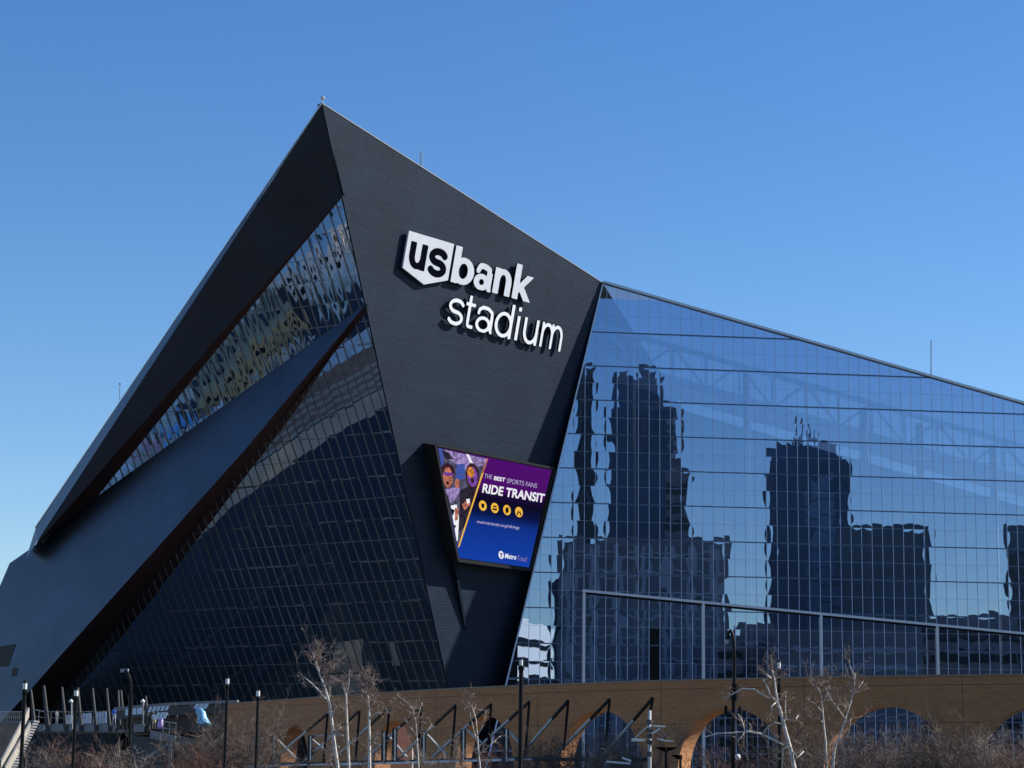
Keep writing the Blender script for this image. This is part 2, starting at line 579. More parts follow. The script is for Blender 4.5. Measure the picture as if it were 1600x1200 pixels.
def seg_clip(p, q, planes):
    t0, t1 = 0.0, 1.0
    for a, b, c in planes:
        dp, dq = a * p[0] + b * p[1] + c, a * q[0] + b * q[1] + c
        if dp < 0 and dq < 0: return None
        if dp < 0: t0 = max(t0, dp / (dp - dq))
        elif dq < 0: t1 = min(t1, dp / (dp - dq))
    if t1 - t0 < 1e-4: return None
    L = lambda t: (p[0] + (q[0] - p[0]) * t, p[1] + (q[1] - p[1]) * t)
    return L(t0), L(t1)
for pl, up in ((upPl, True), (loPl, False)):
    for i in range(-8, 62):
        r = seg_clip((SP * i, -16), (SP * i, 95), pl)
        if r and math.dist(*r) > 1.2:
            m = MB(); m.bar(L3(*r[0], .03), L3(*r[1], .03), 0.075, 0.15, up=nL); m.build('mullion', M['alu_dark'], stadium)
    for j, t_ in enumerate(rows):
        strong = (j - 12) % 2 == 0
        r = seg_clip((-30, t_), (95, t_), pl)
        if not r or math.dist(*r) < 1.2: continue
        m = MB()
        if strong and not up:
            m.bar(L3(*r[0], -.2), L3(*r[1], -.2), 0.40, 0.28, up=VL); m.build('transom', M['alu_dark'], stadium)
        else:
            m.bar(L3(*r[0], 0.01), L3(*r[1], 0.01), 0.06, 0.05, up=VL); m.build('glazing_bar', M['alu_dark'], stadium)

# dark metal band over the upper glass
K = lambda x, y: hit(x, y, pA, nK)
kE0, kE1 = K(537, 303), K(20, 893)
kT1 = K(14, 911)
def uvL(p): return ((p - pD).dot(UL), (p - pD).dot(VL))
w = MB()
kp = [pA, kE0, kE1, K(-2, 938)]
kp = [pA, K(60, 843), K(55, 852.5), kE0]
w.poly(kp, 0, [uvL(p) for p in kp])
w.build('metal_band', M['dark_clad'], stadium)
w = MB()
g0, g1 = hit(538, 304, pA, nL), hit(40, 877, pA, nL)
g2_ = hit(153, 777, pA, nL); w.poly([kE0, K(55, 852.5), g2_ - nL * .3, g0 - nL * .3], 0); w.build('soffit', M['soffit'], stadium)
# lighter roof side behind the band
w = MB()
sp = [K(405, 315), K(60, 843)]
out1 = at(430, 274, K(430, 276).y + 3); out2 = at(56, 824, sp[1].y + 6); out3 = at(44, 862, sp[1].y + 6)
sp0 = K(430, 275.5)
w.poly([sp0, K(60, 843), out2, at(300, 462, K(300, 470).y + 5)]); w.poly([K(60, 843), K(40, 873), out3, out2])
w.build('roof_side', M['roof_side'], stadium)
m = MB(); m.bar(out2, at(300, 462, K(300, 470).y + 5), 0.3, 0.2); m.bar(at(300, 462, K(300, 470).y + 5), pA, 0.3, 0.2); m.build('roof_edge', M['coping'], stadium)

# the big raking fin
F1 = lambda x, y: hit(x, y, pA, nF1)
F2 = lambda x, y: hit(x, y, pA, nF2)
tip = hit(573, 474, pA, nL)
ft = [tip, F1(148, 778), F1(48, 857), F1(15, 880), F1(-60, 985), F1(-60, 1250)]
fb = [F2(385, 700), F2(162, 950), F2(100, 1018), F2(-40, 1178)]
fplane_n = (ft[1] - tip).cross(fb[2] - tip).normalized()
if fplane_n.y > 0: fplane_n = -fplane_n
FP = lambda x, y: hit(x, y, tip, fplane_n)
outline = [tip, FP(148, 778), FP(48, 857), FP(15, 880), FP(0, 915), FP(-80, 1090), FP(-80, 1216), FP(50, 1075), FP(100, 1018), FP(385, 700)]
vF = (outline[9] - outline[1]); uF = (outline[1] - tip).normalized(); vF = (vF - uF * vF.dot(uF)).normalized()
w = MB()
w.poly(outline, 0, [((p - tip).dot(uF), (p - tip).dot(vF)) for p in outline])
fin = w.build('raking_fin', M['fin_clad'], stadium)
w = MB()
so = [outline[0], outline[9], outline[8], outline[7], outline[6]]
si = [hit(574, 486, pA, nL) - nL * .3, hit(406, 700, pA, nL) - nL * .3, hit(150, 1019, pA, nL) - nL * .3, hit(100, 1083, pA, nL) - nL * .3, hit(-40, 1260, pA, nL) - nL * .3]
for i in range(4): w.poly([so[i], so[i + 1], si[i + 1], si[i]])
w.build('soffit', M['soffit'], stadium)
for quad in (((0, 1010), (25, 1006), (13, 1041), (0, 1042)), ((20, 1044), (28, 1043), (26, 1056), (18, 1057)), ((-30, 1015), (-6, 1011), (-16, 1043), (-40, 1046))):
    f = MB(); f.prism([FP(*q) + fplane_n * 0.05 for q in quad], -fplane_n * 0.12); f.build('window', M['black'], stadium)

# roof and unseen back: closes the volume so that it shades as the real one
bk = Vector((60, 430, 40)); bl = Vector((-70, 420, 30)); br_ = Vector((130, 400, 30))
M['roof'] = mat('roof membrane', (0.30, 0.31, 0.32), 0.7)
M['roof_clear'] = bpy.data.materials.new('translucent roof film'); M['roof_clear'].use_nodes = True
nt = M['roof_clear'].node_tree; nt.nodes.remove(nt.nodes['Principled BSDF'])
tr_ = nt.nodes.new('ShaderNodeBsdfTransparent'); tr_.inputs[0].default_value = (.62, .66, .74, 1)
df = nt.nodes.new('ShaderNodeBsdfTranslucent'); df.inputs[0].default_value = (.07, .09, .13, 1)
ms = nt.nodes.new('ShaderNodeMixShader'); ms.inputs[0].default_value = .5
nt.links.new(tr_.outputs[0], ms.inputs[1]); nt.links.new(df.outputs[0], ms.inputs[2]); nt.links.new(ms.outputs[0], nt.nodes['Material Output'].inputs[0])
ridge = Vector((45, 420, 55))
w = MB(); w.poly([pB, rp, br_, ridge]); w.build('clear_roof', M['roof_clear'], stadium)
w = MB(); w.poly([pA, pB, ridge]); w.poly([pA, ridge, bl, K(60, 843)]); w.build('roof', M['roof'], stadium)
w = MB()
w.poly([(bl.x, bl.y, 0), (ridge.x, ridge.y, 0), ridge, bl]); w.poly([(ridge.x, ridge.y, 0), (br_.x, br_.y, 0), br_, ridge])
q = K(60, 843) + Vector((9, 14, -4)); w.poly([q, bl, (bl.x, bl.y, 0), (q.x + 2, q.y + 2, 0)])
w.build('rear_wall', M['dark_clad'], stadium)
# interior seen through the glass
w = MB()
iw0, iw1 = PG0 - nG * 34 - dG * 8, PG0 - nG * 34 + dG * 90
iz = lambda x: B2[1] + rs * (x - B2[0]) - 7.5
w.poly([G3(B2[0] - 8, 0) - nG * 34, G3(XR + 30, 0) - nG * 34, G3(XR + 30, iz(XR + 30)) - nG * 34, G3(B2[0], iz(B2[0])) - nG * 34, G3(B2[0] - 8, iz(B2[0]) - 20) - nG * 34])
w.build('interior_wall', M['interior'], stadium)
for z, dep in ((6.5, 8), (14.5, 14), (24, 18)):
    w = MB(); a = PG0 - nG * dep - dG * 6; b = PG0 - nG * 34 - dG * 6
    w.prism([a + Vector((0, 0, z)), a + dG * 96 + Vector((0, 0, z)), b + dG * 96 + Vector((0, 0, z)), b + Vector((0, 0, z))], (0, 0, 0.9)); w.build('floor_slab', M['slab'], stadium)
# roof truss parallel to the roof edge
tu, tl_ = MB(), MB()
off = -nG * 9
def RT(x, dz): return G3(x, B2[1] + rs * (x - B2[0]) + dz) + off
tr = MB()
tr.bar(RT(B2[0] + 1, -4.0), RT(XR, -4.0), 0.7, 0.7); tr.bar(RT(B2[0] + 1, -9.0), RT(XR, -9.0), 1.3, 0.9)
x = B2[0] + 2; s_ = 1
while x < XR - 5:
    tr.bar(RT(x, -9.0), RT(x, -4.0), 0.45, 0.45); tr.bar(RT(x, -4 if s_ > 0 else -9), RT(x + 5, -9 if s_ > 0 else -4), 0.4, 0.4)
    x += 5; s_ = -s_
tr.build('roof_truss', M['truss'], stadium)
w = MB()
for dz0, dz1 in ((-11.2, -8.6),):
    w.prism([RT(B2[0] + 4, dz0) - nG * 2, RT(XR, dz0) - nG * 2, RT(XR, dz1) - nG * 2, RT(B2[0] + 4, dz1) - nG * 2], -nG * .4)
w.build('ceiling_edge', M['truss'], stadium)
for k in (-3, 8, 19.4, 24.8, 32):
    c = MB(); x = MO + MP * k; c.tube([G3(x, 0) - nG * 5, G3(x, zspan(x)[1] - 6) - nG * 5], 0.55, 10); c.build('column', M['slab'], stadium, True)
# interior behind the north glass
w = MB()
a0, a1 = L3(-2, -16) - nL * 16, L3(64, -16) - nL * 16
vv_ = Vector((0, 0, 1))
w.poly([Vector((a0.x, a0.y, 0)), Vector((a1.x, a1.y, 0)), Vector((a1.x, a1.y, 58)), Vector((a0.x, a0.y, 58))]); a2_ = L3(106, -16) - nL * 10; w.poly([Vector((a1.x, a1.y, 0)), Vector((a2_.x, a2_.y, 0)), Vector((a2_.x, a2_.y, 14)), Vector((a1.x, a1.y, 39))]); w.build('interior_wall', M['interior'], stadium)
tr = MB()
for s0, t0, s1, t1 in ((60, -8, 24, 8), (56, 0, 14, 22), (44, -6, 8, 24), (24, -8, 5, 14), (52, -12, 24, 2)):
    tr.bar(L3(s0, t0, -4), L3(s1, t1, -4), 0.45, 0.45)
tr.build('brace_frame', M['truss'], stadium)

# small things on the roof line
def rod(x, y0, y1, Y, r=0.05, ball=0.0):
    m = MB(); m.tube([at(x, y0, Y), at(x, y1, Y)], r, 5)
    if ball:
        p = at(x, y1, Y); m.lathe(p, [(0.001, -ball), (ball * .8, -ball * .6), (ball, 0), (ball * .8, ball * .6), (0.001, ball)], 8)
    m.build('lightning_rod', M['coping'], stadium)
rod(504, 164, 153, pA.y + .3, 0.07, 0.28)
rod(657, 262, 235, 276, 0.10); rod(660, 262, 238, 276, .07)
rod(1455, 590, 532, 318, 0.11)
rod(187, 625, 600, 300, 0.05, 0.15)

# ------------------------------------------------------------------ sign letters
def S3(u, v, h=0.0): return pB + U * u + V * v + nS * h
def S2(x, y, h=0.0):
    p = hit(x, y, pB + nS * h, nS) - pB
    return p.dot(U), p.dot(V)
def crop1(x, y, h=0.0): return S2(600 + x / 5, 330 + y / 5, h)

SB = Matrix((U, V, nS)).transposed()   # local (x,y,z) -> world
if SB.determinant() < 0: print('LEFT-HANDED sign basis')

def text_mesh(ch, bold):
    cu = bpy.data.curves.new('t', 'FONT')
    cu.body = ch
    cu.offset = bold
    cu.resolution_u = 6
    o = bpy.data.objects.new('t', cu)
    C.objects.link(o)
    dg = bpy.context.evaluated_depsgraph_get()
    me = bpy.data.meshes.new_from_object(o.evaluated_get(dg))
    bpy.data.objects.remove(o); bpy.data.curves.remove(cu)
    return me

def glyph(ch, t, th):
    """signed inside test of one grotesque letter; x-height 1. returns (f, width, top)"""
    def rect(x0, x1, y0, y1): return lambda x, y: min(x - x0, x1 - x, y - y0, y1 - y)
    def ell(cx, cy, rx, ry): return lambda x, y: (1 - math.hypot((x - cx) / rx, (y - cy) / ry)) * min(rx, ry)
    def ring(cx, cy, rx, ry, tx, ty):
        a, b = ell(cx, cy, rx, ry), ell(cx, cy, rx - tx, ry - ty)
        return lambda x, y: min(a(x, y), -b(x, y))
    def half(f, g): return lambda x, y: min(f(x, y), g(x, y))
    def path(P, w):
        def f(x, y):
            best = 9
            for (ax, ay), (bx, by) in zip(P, P[1:]):
                dx, dy = bx - ax, by - ay
                k = max(0, min(1, ((x - ax) * dx + (y - ay) * dy) / (dx * dx + dy * dy + 1e-12)))
                best = min(best, math.hypot(x - ax - dx * k, y - ay - dy * k))
            return w / 2 - best
        return f
    asc = 1.36
    S = []
    w, top = .92, 1.0
    if ch in 'nmu':
        w = 1.55 if ch == 'm' else .9
        def nshape(x0, x1):
            r = min(.5, (x1 - x0) * .55)
            cx = (x0 + x1) / 2
            return [rect(x0, x0 + t, 0, 1), rect(x1 - t, x1, 0, 1 - r + .01), half(ring(cx, 1 - r, (x1 - x0) / 2, r, t, th), lambda x, y: y - (1 - r))]
        if ch == 'm':
            m = (w + t) / 2
            S = nshape(0, m) + nshape(m - t, w)
        else:
            S = nshape(0, w)
    elif ch in 'bd':
        w, top = .98, asc
        S = [ring(w / 2, .5, w / 2, .5, t, th), rect(w - t, w, 0, asc)]
    elif ch == 'i':
        w, top = t, asc
        S = [rect(0, t, 0, 1), rect(0, t, asc - t * 1.05, asc)]
    elif ch == 'k':
        w, top = .98, asc
        y01 = lambda x, y: min(y, 1 - y)
        S = [rect(0, t, 0, asc), half(path([(t * .6, .30), (w - t * .45, 1.06)], t * .86), y01), half(path([(t * 1.25, .52), (w - t * .5, -.06)], t * .95), y01)]
    elif ch == 't':
        w, top = .56, 1.28
        sx = .15
        S = [rect(sx, sx + t, .22, 1.28), rect(0, w, 1 - th * .95, 1), half(path([(sx + t / 2, .3), (sx + t / 2, .2), (sx + t * .7, th * .75), (sx + t * 1.15, th * .5), (w, th * .5)], th), lambda x, y: min(w - x, y))]
    elif ch == 's':
        w = .84
        rx, ry = w / 2 - t * .45, (.5 - th / 2) / 2
        P = [(w / 2 + rx * math.cos(a), .5 + ry + ry * math.sin(a)) for a in np.radians(np.linspace(25, 270, 22))]
        P += [(w / 2 + rx * math.cos(a), .5 - ry + ry * math.sin(a)) for a in np.radians(np.linspace(90, -155, 22))]
        S = [path(P, (t * .9 + th) / 2)]
    elif ch == 'a':
        w = .90
        xs = w - t * .95
        P = [(t * .55, .70), (t * .75, .83), (w * .30, 1 - th * .55), (w * .48, 1 - th / 2), (w * .66, 1 - th * .62), (xs + t * .38, .80), (xs + t * .45, .66)]
        S = [path(P, th), rect(xs, xs + t, .10, .70), path([(xs + t * .5, .16), (xs + t * .62, .07), (w + .02, .055)], th * .75),
             ring(w * .45, .295, w * .45, .305, t * .95, th * .9)]
        f0 = list(S)
        S = [lambda x, y: max(min(g(x, y), y) for g in f0)]
    def f(x, y):
        if ch == 'u': x, y = w - x, 1 - y
        if ch == 'b': x = w - x
        return max(g(x, y) for g in S)
    return f, w, top

def letter2(ch, u0, u1, v0, v1, h, depth, mats, parent, t, th):
    f, w, top = glyph(ch, t, th)
    nx, ny = max(16, int(w * 44)), int(top * 44)
    pad = .03
    X = np.linspace(-pad, w + pad, nx + 1); Y = np.linspace(-pad, top + pad, ny + 1)
    val = [[f(x, y) for y in Y] for x in X]
    bm = bmesh.new(); vs = {}
    def vert(x, y):
        k = (round(x, 5), round(y, 5))
        if k not in vs:
            vs[k] = bm.verts.new(SB @ Vector((x / w * (u1 - u0), y / top * (v1 - v0), 0)))
        return vs[k]
    for i in range(nx):
        for j in range(ny):
            c = [(i, j), (i + 1, j), (i + 1, j + 1), (i, j + 1)]
            p = []
            for k in range(4):
                a, b = c[k], c[(k + 1) % 4]
                va, vb = val[a[0]][a[1]], val[b[0]][b[1]]
                if va >= 0: p.append(vert(X[a[0]], Y[a[1]]))
                if (va >= 0) != (vb >= 0):
                    q = va / (va - vb)
                    p.append(vert(X[a[0]] + (X[b[0]] - X[a[0]]) * q, Y[a[1]] + (Y[b[1]] - Y[a[1]]) * q))
            pp = []
            for v_ in p:
                if v_ not in pp: pp.append(v_)
            if len(pp) >= 3:
                try: bm.faces.new(pp)
                except ValueError: pass
    bmesh.ops.dissolve_limit(bm, angle_limit=0.02, verts=bm.verts[:], edges=bm.edges[:])
    front = bm.faces[:]
    for fc in front:
        fc.normal_update()
        if fc.normal.dot(nS) < 0: fc.normal_flip()
    if depth > 0:
        r = bmesh.ops.extrude_face_region(bm, geom=front)
        nv = [g for g in r['geom'] if isinstance(g, bmesh.types.BMVert)]
        bmesh.ops.translate(bm, verts=nv, vec=-nS * depth)
        bmesh.ops.recalc_face_normals(bm, faces=bm.faces[:])
        for fc in bm.faces:
            fc.normal_update()
            fc.material_index = 0 if fc.normal.dot(nS) > .7 else 1
    me = bpy.data.meshes.new('letter'); bm.to_mesh(me); bm.free()
    for m in mats: me.materials.append(m)
    o = bpy.data.objects.new('letter', me); C.objects.link(o)
    o.location = S3(u0, v0, h)
    put(o, parent)
    return o

def letter(name, ch, u0, u1, v0, v1, h, depth, m, parent, bold=0.0, vfull=None):
    """one solid letter; its box is stretched to u0..u1, v0..v1 on the sign plane"""
    me = text_mesh(ch, bold)
    co = np.array([v.co[:] for v in me.vertices])
    mn, mx_ = co.min(0), co.max(0)
    bm = bmesh.new(); bm.from_mesh(me)
    for v in bm.verts:
        v.co.x = (v.co.x - mn[0]) / (mx_[0] - mn[0]) * (u1 - u0)
        v.co.y = (v.co.y - mn[1]) / max(1e-6, mx_[1] - mn[1]) * (v1 - v0)
        v.co.z = 0
    if depth > 0:
        bmesh.ops.recalc_face_normals(bm, faces=bm.faces)
        r = bmesh.ops.extrude_face_region(bm, geom=bm.faces[:])
        vs = [g for g in r['geom'] if isinstance(g, bmesh.types.BMVert)]
        bmesh.ops.translate(bm, verts=vs, vec=(0, 0, -depth))
        bmesh.ops.recalc_face_normals(bm, faces=bm.faces)
    for v in bm.verts: v.co = SB @ v.co
    bm.to_mesh(me); bm.free()
    me.materials.clear(); me.materials.append(m)
    me.name = name
    me.polygons.foreach_set('use_smooth', [False] * len(me.polygons))
    o = bpy.data.objects.new(name, me)
    C.objects.link(o)
    o.location = S3(u0, v0, h)
    put(o, parent)
    return o

HL = 0.62
sign = empty('wall_sign', S3(-25, -7), 'white two line sign with a dark lettered shield on the dark metal wall', 'sign')
sh = [crop1(190, 148, HL), crop1(545, 258, HL), crop1(502, 545, HL), crop1(320, 575, HL), crop1(155, 440, HL)]
uL, uR = (sh[0][0] + sh[4][0]) / 2, (sh[1][0] + sh[2][0]) / 2
vT, vS_ = (sh[0][1] + sh[1][1]) / 2, (sh[2][1] + sh[4][1]) / 2
shp = [(uL, vT), (uR, vT), (uR, vS_), ((uL + uR) / 2, sh[3][1]), (uL, vS_)]
w = MB(); w.prism([S3(u, v, HL) for u, v in shp], -nS * 0.30); shield = w.build('shield', M['white_sign'], sign)
M['sign_black'] = mat('sign black', (0.004, 0.005, 0.009), 0.9, spec=0.0)
M['white_light'] = mat('white letter face', (0.82, 0.84, 0.87), 0.5)
W_, H_ = uR - uL, vT - vS_
MS = [M['sign_black'], M['sign_black']]
letter2('u', uL + .085 * W_, uL + .455 * W_, vS_ + .06 * H_, vS_ + .76 * H_, HL + .03, 0.03, MS, shield, .30, .24)
letter2('s', uL + .505 * W_, uL + .925 * W_, vS_ + .0 * H_, vS_ + .77 * H_, HL + .03, 0.03, MS, shield, .29, .225)
# bank: heavy letters
b0, b1 = crop1(520, 540, HL), crop1(1135, 720, HL)
bb = (b0[1] + b1[1]) / 2
asc = crop1(555, 262, HL)[1]
wb = b1[0] - b0[0]
xh = bb + (asc - bb) * 0.73
for ch, f0, f1, top in (('b', 0.0, .262, asc), ('a', .272, .485, xh), ('n', .515, .735, xh), ('k', .765, 1.01, asc)):
    ov = 0.0 if ch in 'nk' else 0.10
    letter2(ch, b0[0] + wb * f0, b0[0] + wb * f1, bb - ov, top, HL, 0.30, [M['white_sign'], M['sign_black']], sign, .29, .215)
# stadium: light letters
s0, s1 = crop1(487, 862, HL), crop1(1375, 1105, HL)
sb = (s0[1] + s1[1]) / 2
sa = crop1(990, 725, HL)[1]
ws = s1[0] - s0[0]
xh = sb + (sa - sb) * 0.745
for ch, f0, f1, top in (('s', 0.0, .128, xh), ('t', .137, .215, sb + (sa - sb) * .93), ('a', .235, .375, xh), ('d', .395, .545, sa), ('i', .580, .604, sb + (sa - sb) * .98), ('u', .645, .775, xh), ('m', .805, 1.0, xh)):
    ov = 0.08 if ch in 'sadu' else 0.0
    letter2(ch, s0[0] + ws * f0, s0[0] + ws * f1, sb - ov, top, HL, 0.30, [M['white_light'], M['sign_black']], sign, .155, .135)

# ------------------------------------------------------------------ video screen
HS = 2.2
scr = empty('video_screen', S3(-18, -34), 'big video screen with a transit advert hung on the dark metal wall', 'screen')
cTL, cTR, cBR, cBL = S2(684, 699.3, HS), S2(861.5, 734.5, HS), S2(826.5, 886.8, HS), S2(717.5, 871.5, HS)
M['frame'] = mat('screen frame', (0.018, 0.019, 0.021), 0.6, spec=.2)
# casing behind the picture
oTL, oTR, oBR, oBL = S2(680, 695, HS), S2(866, 732, HS), S2(829, 891, HS), S2(716, 876, HS)
w = MB(); w.prism([S3(*c, HS - .06) for c in (oTL, oTR, oBR, oBL)], -nS * (HS - .1)); w.build('casing', M['frame'], scr)
# left blade tapering to a point below the screen
tipw = S2(727, 985, 0.2)
w = MB()
bl0, bl1 = S3(*S2(680, 696, HS), HS), S3(*S2(716, 876, HS - .3), HS - .3)
tp = S3(*tipw, .2)
wl = [S3(*S2(664, 694, 0.0), 0.0), S3(*S2(726, 984, 0.0), 0.0)]
blp = [bl0, bl0 + U * .9, tp + U * .3, tp]
w.poly([wl[0], bl0, tp, wl[1]]); w.poly([bl0, bl0 + U * .9, tp + U * .35, tp]); w.poly([bl0 + U * .9, wl[0] + U * 1.4, wl[1] + U * .4, tp + U * .35]); w.poly([wl[0], wl[0] + U * 1.4, bl0 + U * .9, bl0])
w.build('blade', M['dark_clad'], scr)
# frame bars
w = MB()
for a, b in ((oTL, oTR), (oTR, oBR), (oBR, oBL), (oBL, oTL)):
    w.bar(S3(*a, HS), S3(*b, HS), 0.32, 0.22, up=nS)
w.build('frame', M['frame'], scr)

def emis(name, col, st=1.0):
    m = bpy.data.materials.new(name); m.use_nodes = True
    nt = m.node_tree; nt.nodes.remove(nt.nodes['Principled BSDF'])
    e = nt.nodes.new('ShaderNodeEmission'); e.inputs[0].default_value = (*col, 1); e.inputs[1].default_value = st
    nt.links.new(e.outputs[0], nt.nodes['Material Output'].inputs[0])
    return m
# picture: gradient purple - near black - blue
mp = bpy.data.materials.new('screen picture'); mp.use_nodes = True
nt = mp.node_tree; nt.nodes.remove(nt.nodes['Principled BSDF'])
uvn = nt.nodes.new('ShaderNodeUVMap'); sx = nt.nodes.new('ShaderNodeSeparateXYZ'); cr_ = nt.nodes.new('ShaderNodeValToRGB')
nt.links.new(uvn.outputs[0], sx.inputs[0]); nt.links.new(sx.outputs[1], cr_.inputs[0])
el = cr_.color_ramp.elements
el[0].position = 0.0; el[0].color = (0.008, 0.055, 0.42, 1)
el[1].position = 1.0; el[1].color = (0.085, 0.006, 0.17, 1)
for pos, c in ((0.36, (0.006, 0.035, 0.28, 1)), (0.47, (0.004, 0.008, 0.06, 1)), (0.58, (0.004, 0.004, 0.018, 1)), (0.66, (0.012, 0.004, 0.04, 1)), (0.72, (0.075, 0.006, 0.15, 1))):
    e_ = el.new(pos); e_.color = c
wv = nt.nodes.new('ShaderNodeTexWave'); wv.bands_direction = 'Y'; wv.inputs['Scale'].default_value = 14
nt.links.new(uvn.outputs[0], wv.inputs[0])
mr = nt.nodes.new('ShaderNodeMapRange'); mr.inputs[3].default_value = .50; mr.inputs[4].default_value = .72
nt.links.new(wv.outputs['Fac'], mr.inputs[0])
em = nt.nodes.new('ShaderNodeEmission'); nt.links.new(cr_.outputs[0], em.inputs[0]); nt.links.new(mr.outputs[0], em.inputs[1])
nt.links.new(em.outputs[0], nt.nodes['Material Output'].inputs[0])
M['picture'] = mp
w = MB()
vt, vb = (cTL[1] + cTR[1]) / 2, (cBL[1] + cBR[1]) / 2
# a grid keeps the picture straight on the tapering screen
pl4 = [cTL, cTR, cBR, cBL]
w.poly([S3(*c, HS) for c in pl4], 0, [((c[0] - cTL[0]) / (cTR[0] - cTL[0]), (c[1] - vb) / (vt - vb)) for c in pl4])
panel = w.build('display_panel', M['picture'], scr)
# advert drawn flat on the panel ---------------------------------------------------
def sp2(x, y): return S2(640 + x / 5.4545, 680 + y / 5.4545, HS)
def flat(name, pts, m, h=0.02, parent=panel):
    w = MB(); w.poly([S3(*sp2(*p), HS + h) for p in pts]); return w.build(name, m, parent)
def led(name, c, noisy):
    m = emis(name, c, 0.69)
    if noisy:
        nt = m.node_tree; e = [n for n in nt.nodes if n.type == 'EMISSION'][0]
        tc = nt.nodes.new('ShaderNodeNewGeometry')
        nz = nt.nodes.new('ShaderNodeTexNoise'); nz.inputs['Scale'].default_value = 1.7; nz.inputs['Detail'].default_value = 6; nz.inputs['Roughness'].default_value = .75
        nt.links.new(tc.outputs['Position'], nz.inputs['Vector'])
        mx = nt.nodes.new('ShaderNodeMix'); mx.data_type = 'RGBA'; mx.blend_type = 'MULTIPLY'; mx.inputs[0].default_value = .9
        cr = nt.nodes.new('ShaderNodeValToRGB')
        cr.color_ramp.elements[0].position = .36; cr.color_ramp.elements[0].color = (.10, .09, .14, 1)
        cr.color_ramp.elements[1].position = .62; cr.color_ramp.elements[1].color = (1.3, 1.2, 1.3, 1)
        nt.links.new(nz.outputs['Fac'], cr.inputs[0])
        mx.inputs[6].default_value = (*c, 1); nt.links.new(cr.outputs[0], mx.inputs[7]); nt.links.new(mx.outputs[2], e.inputs[0])
    return m
P_ = {k: led('led ' + k, c, k in ('lilac', 'skin', 'orange', 'hair', 'dark', 'purple', 'slate', 'grey2')) for k, c, s in (
    ('white', (0.85, 0.85, 0.9), 1.0), ('grey', (0.45, 0.40, 0.6), 1.0), ('yellow', (0.85, 0.48, 0.06), 1.0), ('black', (0.006, 0.005, 0.012), 1.0),
    ('lilac', (0.36, 0.28, 0.55), 1.0), ('skin', (0.55, 0.20, 0.12), 1.0), ('orange', (0.75, 0.30, 0.05), 1.0), ('hair', (0.05, 0.02, 0.03), 1.0),
    ('dark', (0.03, 0.025, 0.04), 1.0), ('blue', (0.05, 0.09, 0.35), 1.0), ('purple', (0.22, 0.08, 0.42), 1.0), ('slate', (0.10, 0.10, 0.16), 1.0))}
# photo panel at the left
flat('photo_panel', [(242, 110), (660, 200), (415, 950), (405, 930)], P_['slate'], 0.01)
flat('photo_panel', [(300, 125), (655, 202), (640, 250), (480, 300), (330, 200)], P_['lilac'], 0.014)
flat('photo_panel', [(505, 165), (540, 240), (520, 245), (480, 160)], P_['white'], 0.018)
flat('photo_panel', [(242, 110), (285, 120), (290, 250), (270, 270)], P_['blue'], 0.018)
flat('photo_panel', [(275, 130), (330, 145), (380, 210), (300, 200)], P_['dark'], 0.018)
flat('photo_panel', [(400, 250), (470, 240), (470, 370), (390, 390)], P_['blue'], 0.018)
def oval(cx, cy, rx, ry, n=14, skew=0.2):
    return [(cx + rx * math.cos(6.2832 * i / n), cy + ry * math.sin(6.2832 * i / n) + skew * rx * math.cos(6.2832 * i / n)) for i in range(n)]
# two cheering fans
flat('fan_figure', oval(325, 315, 60, 80), P_['hair'], .022); flat('fan_figure', oval(325, 360, 42, 88), P_['skin'], .026)
flat('fan_figure', [(290, 310), (375, 325), (375, 350), (290, 340)], P_['purple'], .03); flat('fan_figure', oval(322, 408, 14, 16, 10), P_['hair'], .03)
flat('fan_figure', [(300, 460), (420, 440), (430, 470), (380, 560), (350, 580)], P_['lilac'], .022); flat('fan_figure', oval(405, 410, 22, 40), P_['skin'], .03)
flat('fan_figure', oval(535, 350, 60, 115), P_['hair'], .022); flat('fan_figure', oval(535, 355, 46, 85), P_['purple'], .026)
flat('fan_figure', oval(520, 315, 32, 45), P_['orange'], .03); flat('fan_figure', oval(533, 385, 16, 22, 10), P_['hair'], .034)
flat('fan_figure', [(430, 470), (500, 440), (570, 460), (540, 560), (480, 760), (420, 830)], P_['dark'], .024)
flat('fan_figure', [(440, 590), (505, 545), (515, 590), (470, 640)], P_['skin'], .03); flat('fan_figure', [(480, 545), (510, 540), (512, 575), (490, 585)], P_['white'], .034)
flat('fan_figure', [(350, 600), (400, 590), (420, 700), (410, 900), (400, 900), (370, 720)], P_['white'], .022); flat('fan_figure', [(385, 620), (415, 620), (410, 720), (385, 730)], P_['skin'], .028)
flat('fan_figure', [(345, 620), (385, 640), (365, 690)], P_['black'], .03); flat('fan_figure', [(372, 760), (395, 770), (385, 800)], P_['black'], .03)
flat('divider_line', [(655, 195), (668, 200), (425, 945), (408, 960)], P_['yellow'], 0.036)
flat('divider_line', [(655, 195), (668, 200), (630, 320), (612, 325)], P_['skin'], 0.04)
def line_text(txt, xl, yl, xr, yr, capx, capy, m, bold=0.0, name='lettering'):
    a, b, c = sp2(xl, yl), sp2(xr, yr), sp2(capx, capy)
    v0 = (a[1] + b[1]) / 2
    return letter(name, txt, a[0], b[0], v0, v0 + (c[1] - a[1]), HS + 0.045, 0.0, m, panel, bold)
line_text('THE', 632, 362, 697, 376, 640, 325, P_['grey'])
line_text('BEST', 715, 380, 810, 400, 720, 345, P_['white'], 0.03)
line_text('SPORTS FANS', 825, 405, 1080, 452, 830, 365, P_['grey'])
line_text('RIDE TRANSIT', 615, 485, 1140, 582, 625, 405, P_['white'], 0.03)
line_text('metrotransit.org/vikings', 570, 750, 930, 815, 572, 715, P_['grey'], 0.01)
line_text('Metro', 808, 1048, 905, 1062, 812, 1005, P_['white'], 0.02)
